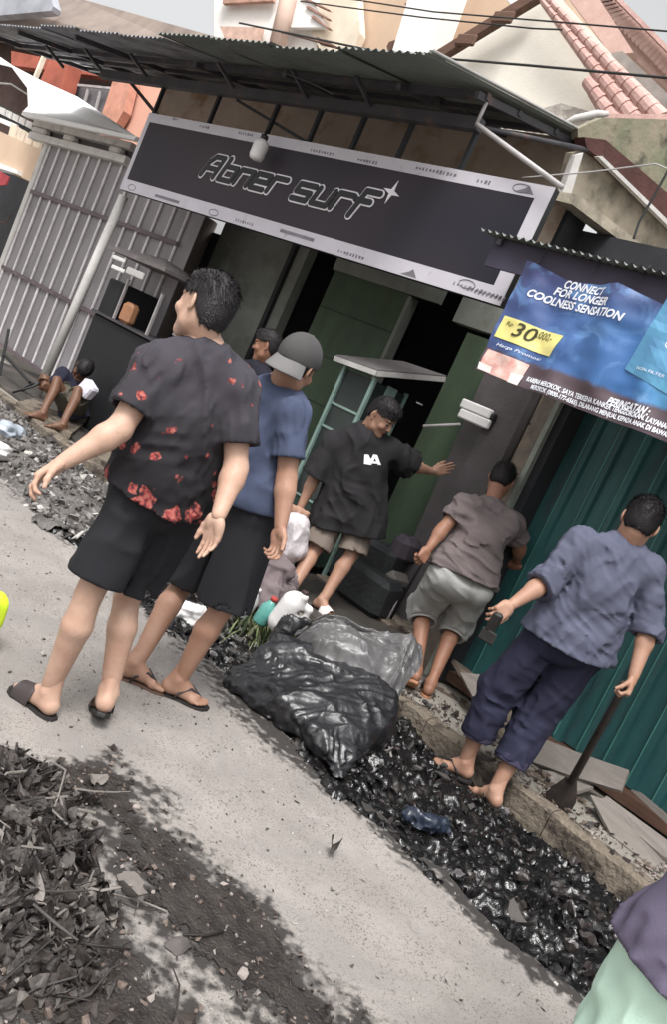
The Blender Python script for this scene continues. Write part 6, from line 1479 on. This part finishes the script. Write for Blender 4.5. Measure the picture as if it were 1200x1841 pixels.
tag(mesh_obj('plastic_sheet', np.concatenate([V, V2]), np.concatenate([Q, Q2]), bagg, None, True, org=O2), 'crumpled grey plastic sheet heaped behind the black bin bag', 'plastic sheet')
bag('small_bag', [(W3(500, 1150, 4.2), W3(520, 1122, 4.2), .04, .035), (W3(520, 1122, 4.2), W3(556, 1118, 4.25), .03, .012)], .03, [(None, RR, .03, .012, 23, 1), (None, UP, .025, .008, 24, 1)], bagm, 'small knotted black bag in front of the white jug', .007)
bag('plastic_scrap', [(atZ(725, 1462, .02), atZ(765, 1480, .02), .006, .03), (atZ(765, 1480, .02), atZ(812, 1496, .0), .03, .004), (atZ(750, 1470, .02), atZ(800, 1478, .03), .025, .008)], .02, [(None, RR, .04, .020, 26, 1), (None, FF, .03, .014, 27, 1)], mat('blue_black_plastic', (.018, .024, .04), .22, spec=.6, bump=.3), 'wet blue black plastic scrap lying on the sludge near the road edge', .006)
wm = mat('white_plastic', (.74, .72, .71), .45, bump=.1)
jg = thing('white_jug', 'white plastic jug with dark smears standing behind the bin bag', 'jug', atZ(520, 1105, 0))
jc = W3(524, 1093, 4.50)
F = Field(jc-.22, jc+.22, .006); e_ = unit(A(.5, .8, 0)); F.cone(jc+A(-.03, 0, -.10), jc+A(.0, 0, .03), .075, .07, 0); F.cone(jc+A(.0, 0, .03), jc+A(.045, 0, .09), .06, .03, .02); F.cone(jc+A(.0, -.0, .05), jc+RR*.09+A(0, 0, .03), .03, .025, .01); F.cone(jc+RR*.09+A(0, 0, .03), jc+RR*.085+A(0, 0, -.06), .022, .022, .01)
F.cone(jc+RR*.055-FF*.2+UP*.0, jc+RR*.055+FF*.2, .018, .018, 0, True)
V, Q = F.mesh(); mesh_obj('jug_body', relax(V, Q, 1), Q, wm, jg, True)
MB().disc_lathe(jc+A(.045, 0, .10), [(.022, 0), (.022, .025), (.018, .03)], 12).build('jug_cap', mat('dark_cap', (.05, .03, .03), .5), jg, True)
for (x, y, Hh, hh, rr, col, nm, lab) in [(478, 1100, 4.55, .15, .045, (.10, .32, .28), 'bottle', 'teal plastic bottle with red cap beside the white jug'), (447, 1085, 4.7, .17, .05, (.50, .50, .50), 'bottle', 'cloudy clear bottle left of the teal bottle')]:
    c = W3(x, y, Hh); t = thing(nm, lab, 'bottle', A(c[0], c[1], c[2]-hh/2)); ax_ = unit(UP+RR*.15)
    MB().disc_lathe(c, [(rr*.9, -hh/2), (rr, -hh/2+.01), (rr, hh*.2), (rr*.5, hh*.42), (rr*.4, hh*.5)], 14, ax_).build('bottle_body', mat(nm+'_plastic', col, .25, bump=.1, spec=.6), t, True)
    MB().disc_lathe(c+ax_*hh*.5, [(rr*.45, 0), (rr*.45, .022), (rr*.4, .025)], 12, ax_).build('bottle_cap', mat('red_cap', (.42, .06, .05), .5) if col[0] < .2 else wm, t, True)
bag('white_bag', [(atZ(325, 1098, .05), atZ(355, 1108, .05), .05, .06)], .03, [(None, RR, .03, .016, 31, 1), (None, UP, .03, .012, 33, 1)], wm, 'dirty white carrier bag on the rubble between the two men walking', .008)
bag('white_bag', [(atZ(-6, 808, .03), atZ(8, 812, .04), .06, .05)], .03, [(None, RR, .04, .016, 35, 1)], wm, 'bright white scrap of plastic on the rubble at the left edge', .010)
bag('blue_grey_bag', [(atZ(8, 775, .04), atZ(30, 780, .04), .08, .06)], .03, [(None, RR, .04, .02, 37, 1)], mat('blue_grey_plastic', (.33, .37, .42), .4), 'bluish grey plastic sheet above the white scrap at the left edge', .010)
bag('patterned_sack', [(W3(533, 945, 5.95), W3(528, 985, 5.95), .09, .10)], .03, [(None, UP, .05, .014, 39, 1)], mat('flower_sack_print', (.70, .66, .66), .6, sc=26, c2=(.42, .36, .40), bump=.1), 'pale patterned sack behind the hand of the cap wearer', .010, 'sack')
bag('cloth_heap', [(W3(490, 1030, 4.9), W3(470, 1060, 4.85), .10, .12), (W3(505, 1050, 5.0), W3(480, 1080, 4.8), .08, .09)], .04, [(None, RR, .05, .026, 41, 1), (None, UP, .05, .02, 42, 1)], mat('dusty_mauve_rags', (.14, .11, .115), .8, bump=.3), 'heap of dusty mauve rags between the cap wearer and the man in black', .009, 'rags')
# weeds
r_ = np.random.default_rng(44); base = atZ(452, 1155, 0); V = []; Fs = []; mi = []
for i in range(1700):
    p0 = base+A(*(r_.normal(0, 1, 2)*A(.15, .12)), 0)+A(-.02, .12, .02); hgt = r_.uniform(.04, .20); lean = r_.normal(0, .05, 2); wv = r_.uniform(.004, .009); a = r_.random()*6.28; dx = A(math.cos(a), math.sin(a), 0)*wv
    b = len(V); t1 = p0+A(lean[0]*.5, lean[1]*.5, hgt*.6); t2 = p0+A(lean[0], lean[1], hgt)
    V += [p0-dx*.6, p0+dx*.6, t1+dx, t1-dx, t2]; Fs += [(b, b+1, b+2, b+3), (b+3, b+2, b+4)]; k = int(r_.integers(3)); mi += [k, k]
gm = [mat('weed_green', (.20, .25, .11), .7), mat('weed_pale', (.42, .42, .27), .7), mat('weed_dark', (.06, .085, .045), .7)]
stuff(tag(mesh_obj('weeds', V, Fs, gm, None, False, mi), 'pale green weeds growing beside the black bin bag', 'weeds'))
n = 500; X = -2.9+r_.normal(0, .45, n); Y = 3.75+r_.normal(0, .35, n)
o = scatter('verge_rubble', CL+SH+LF, np.stack([X, Y, np.full(n, .03)+mud_h(X, Y)*(Y < 4.25)], 1), np.exp(r_.normal(-3.3, .4, n)), .6, [rb[0], rb[1], d1, d2], 45, r_.choice(4, n, p=[.4, .2, .3, .1])); stuff(tag(o, 'dark broken rubble and leaves around the weeds', 'rubble pieces'))

nm_ = mat('neon_sack', (.62, .85, .04), .5, bump=.1); b0 = atZ(-40, 1165, .0)
bag('neon_sack', [(b0+UP*.03, b0+UP*.05+RR*.01, .05, .05), (b0+UP*.14, b0+UP*.20, .055, .05)], .0, [(None, UP, .05, .008, 51, 1)], nm_, 'neon yellow sack barely showing at the left edge of the road', .008, 'sack')
# ================================================================= groups of like things
GR = {'wooden_board': 'boards lying in front of the teal stall', 'dead_leaf': 'single dead leaves on the road and sludge', 'twig': 'loose twigs on the soil heap', 'cable': 'overhead cables', 'person': 'people clearing the ditch', 'white_bag': 'white plastic bags in the rubble', 'bottle': 'plastic bottles by the white jug', 'concrete_slab': 'loose concrete slabs beside the far ditch', 'sack': 'dark sacks at the foot of the green wall', 'bundle': 'bundles in the shop front', 'stick': 'thin sticks held by the men'}
for o in list(bpy.data.objects):
    k = o.name.split('.')[0]
    if o.parent is None and k in GR and 'category' in o: o['group'] = GR[k]
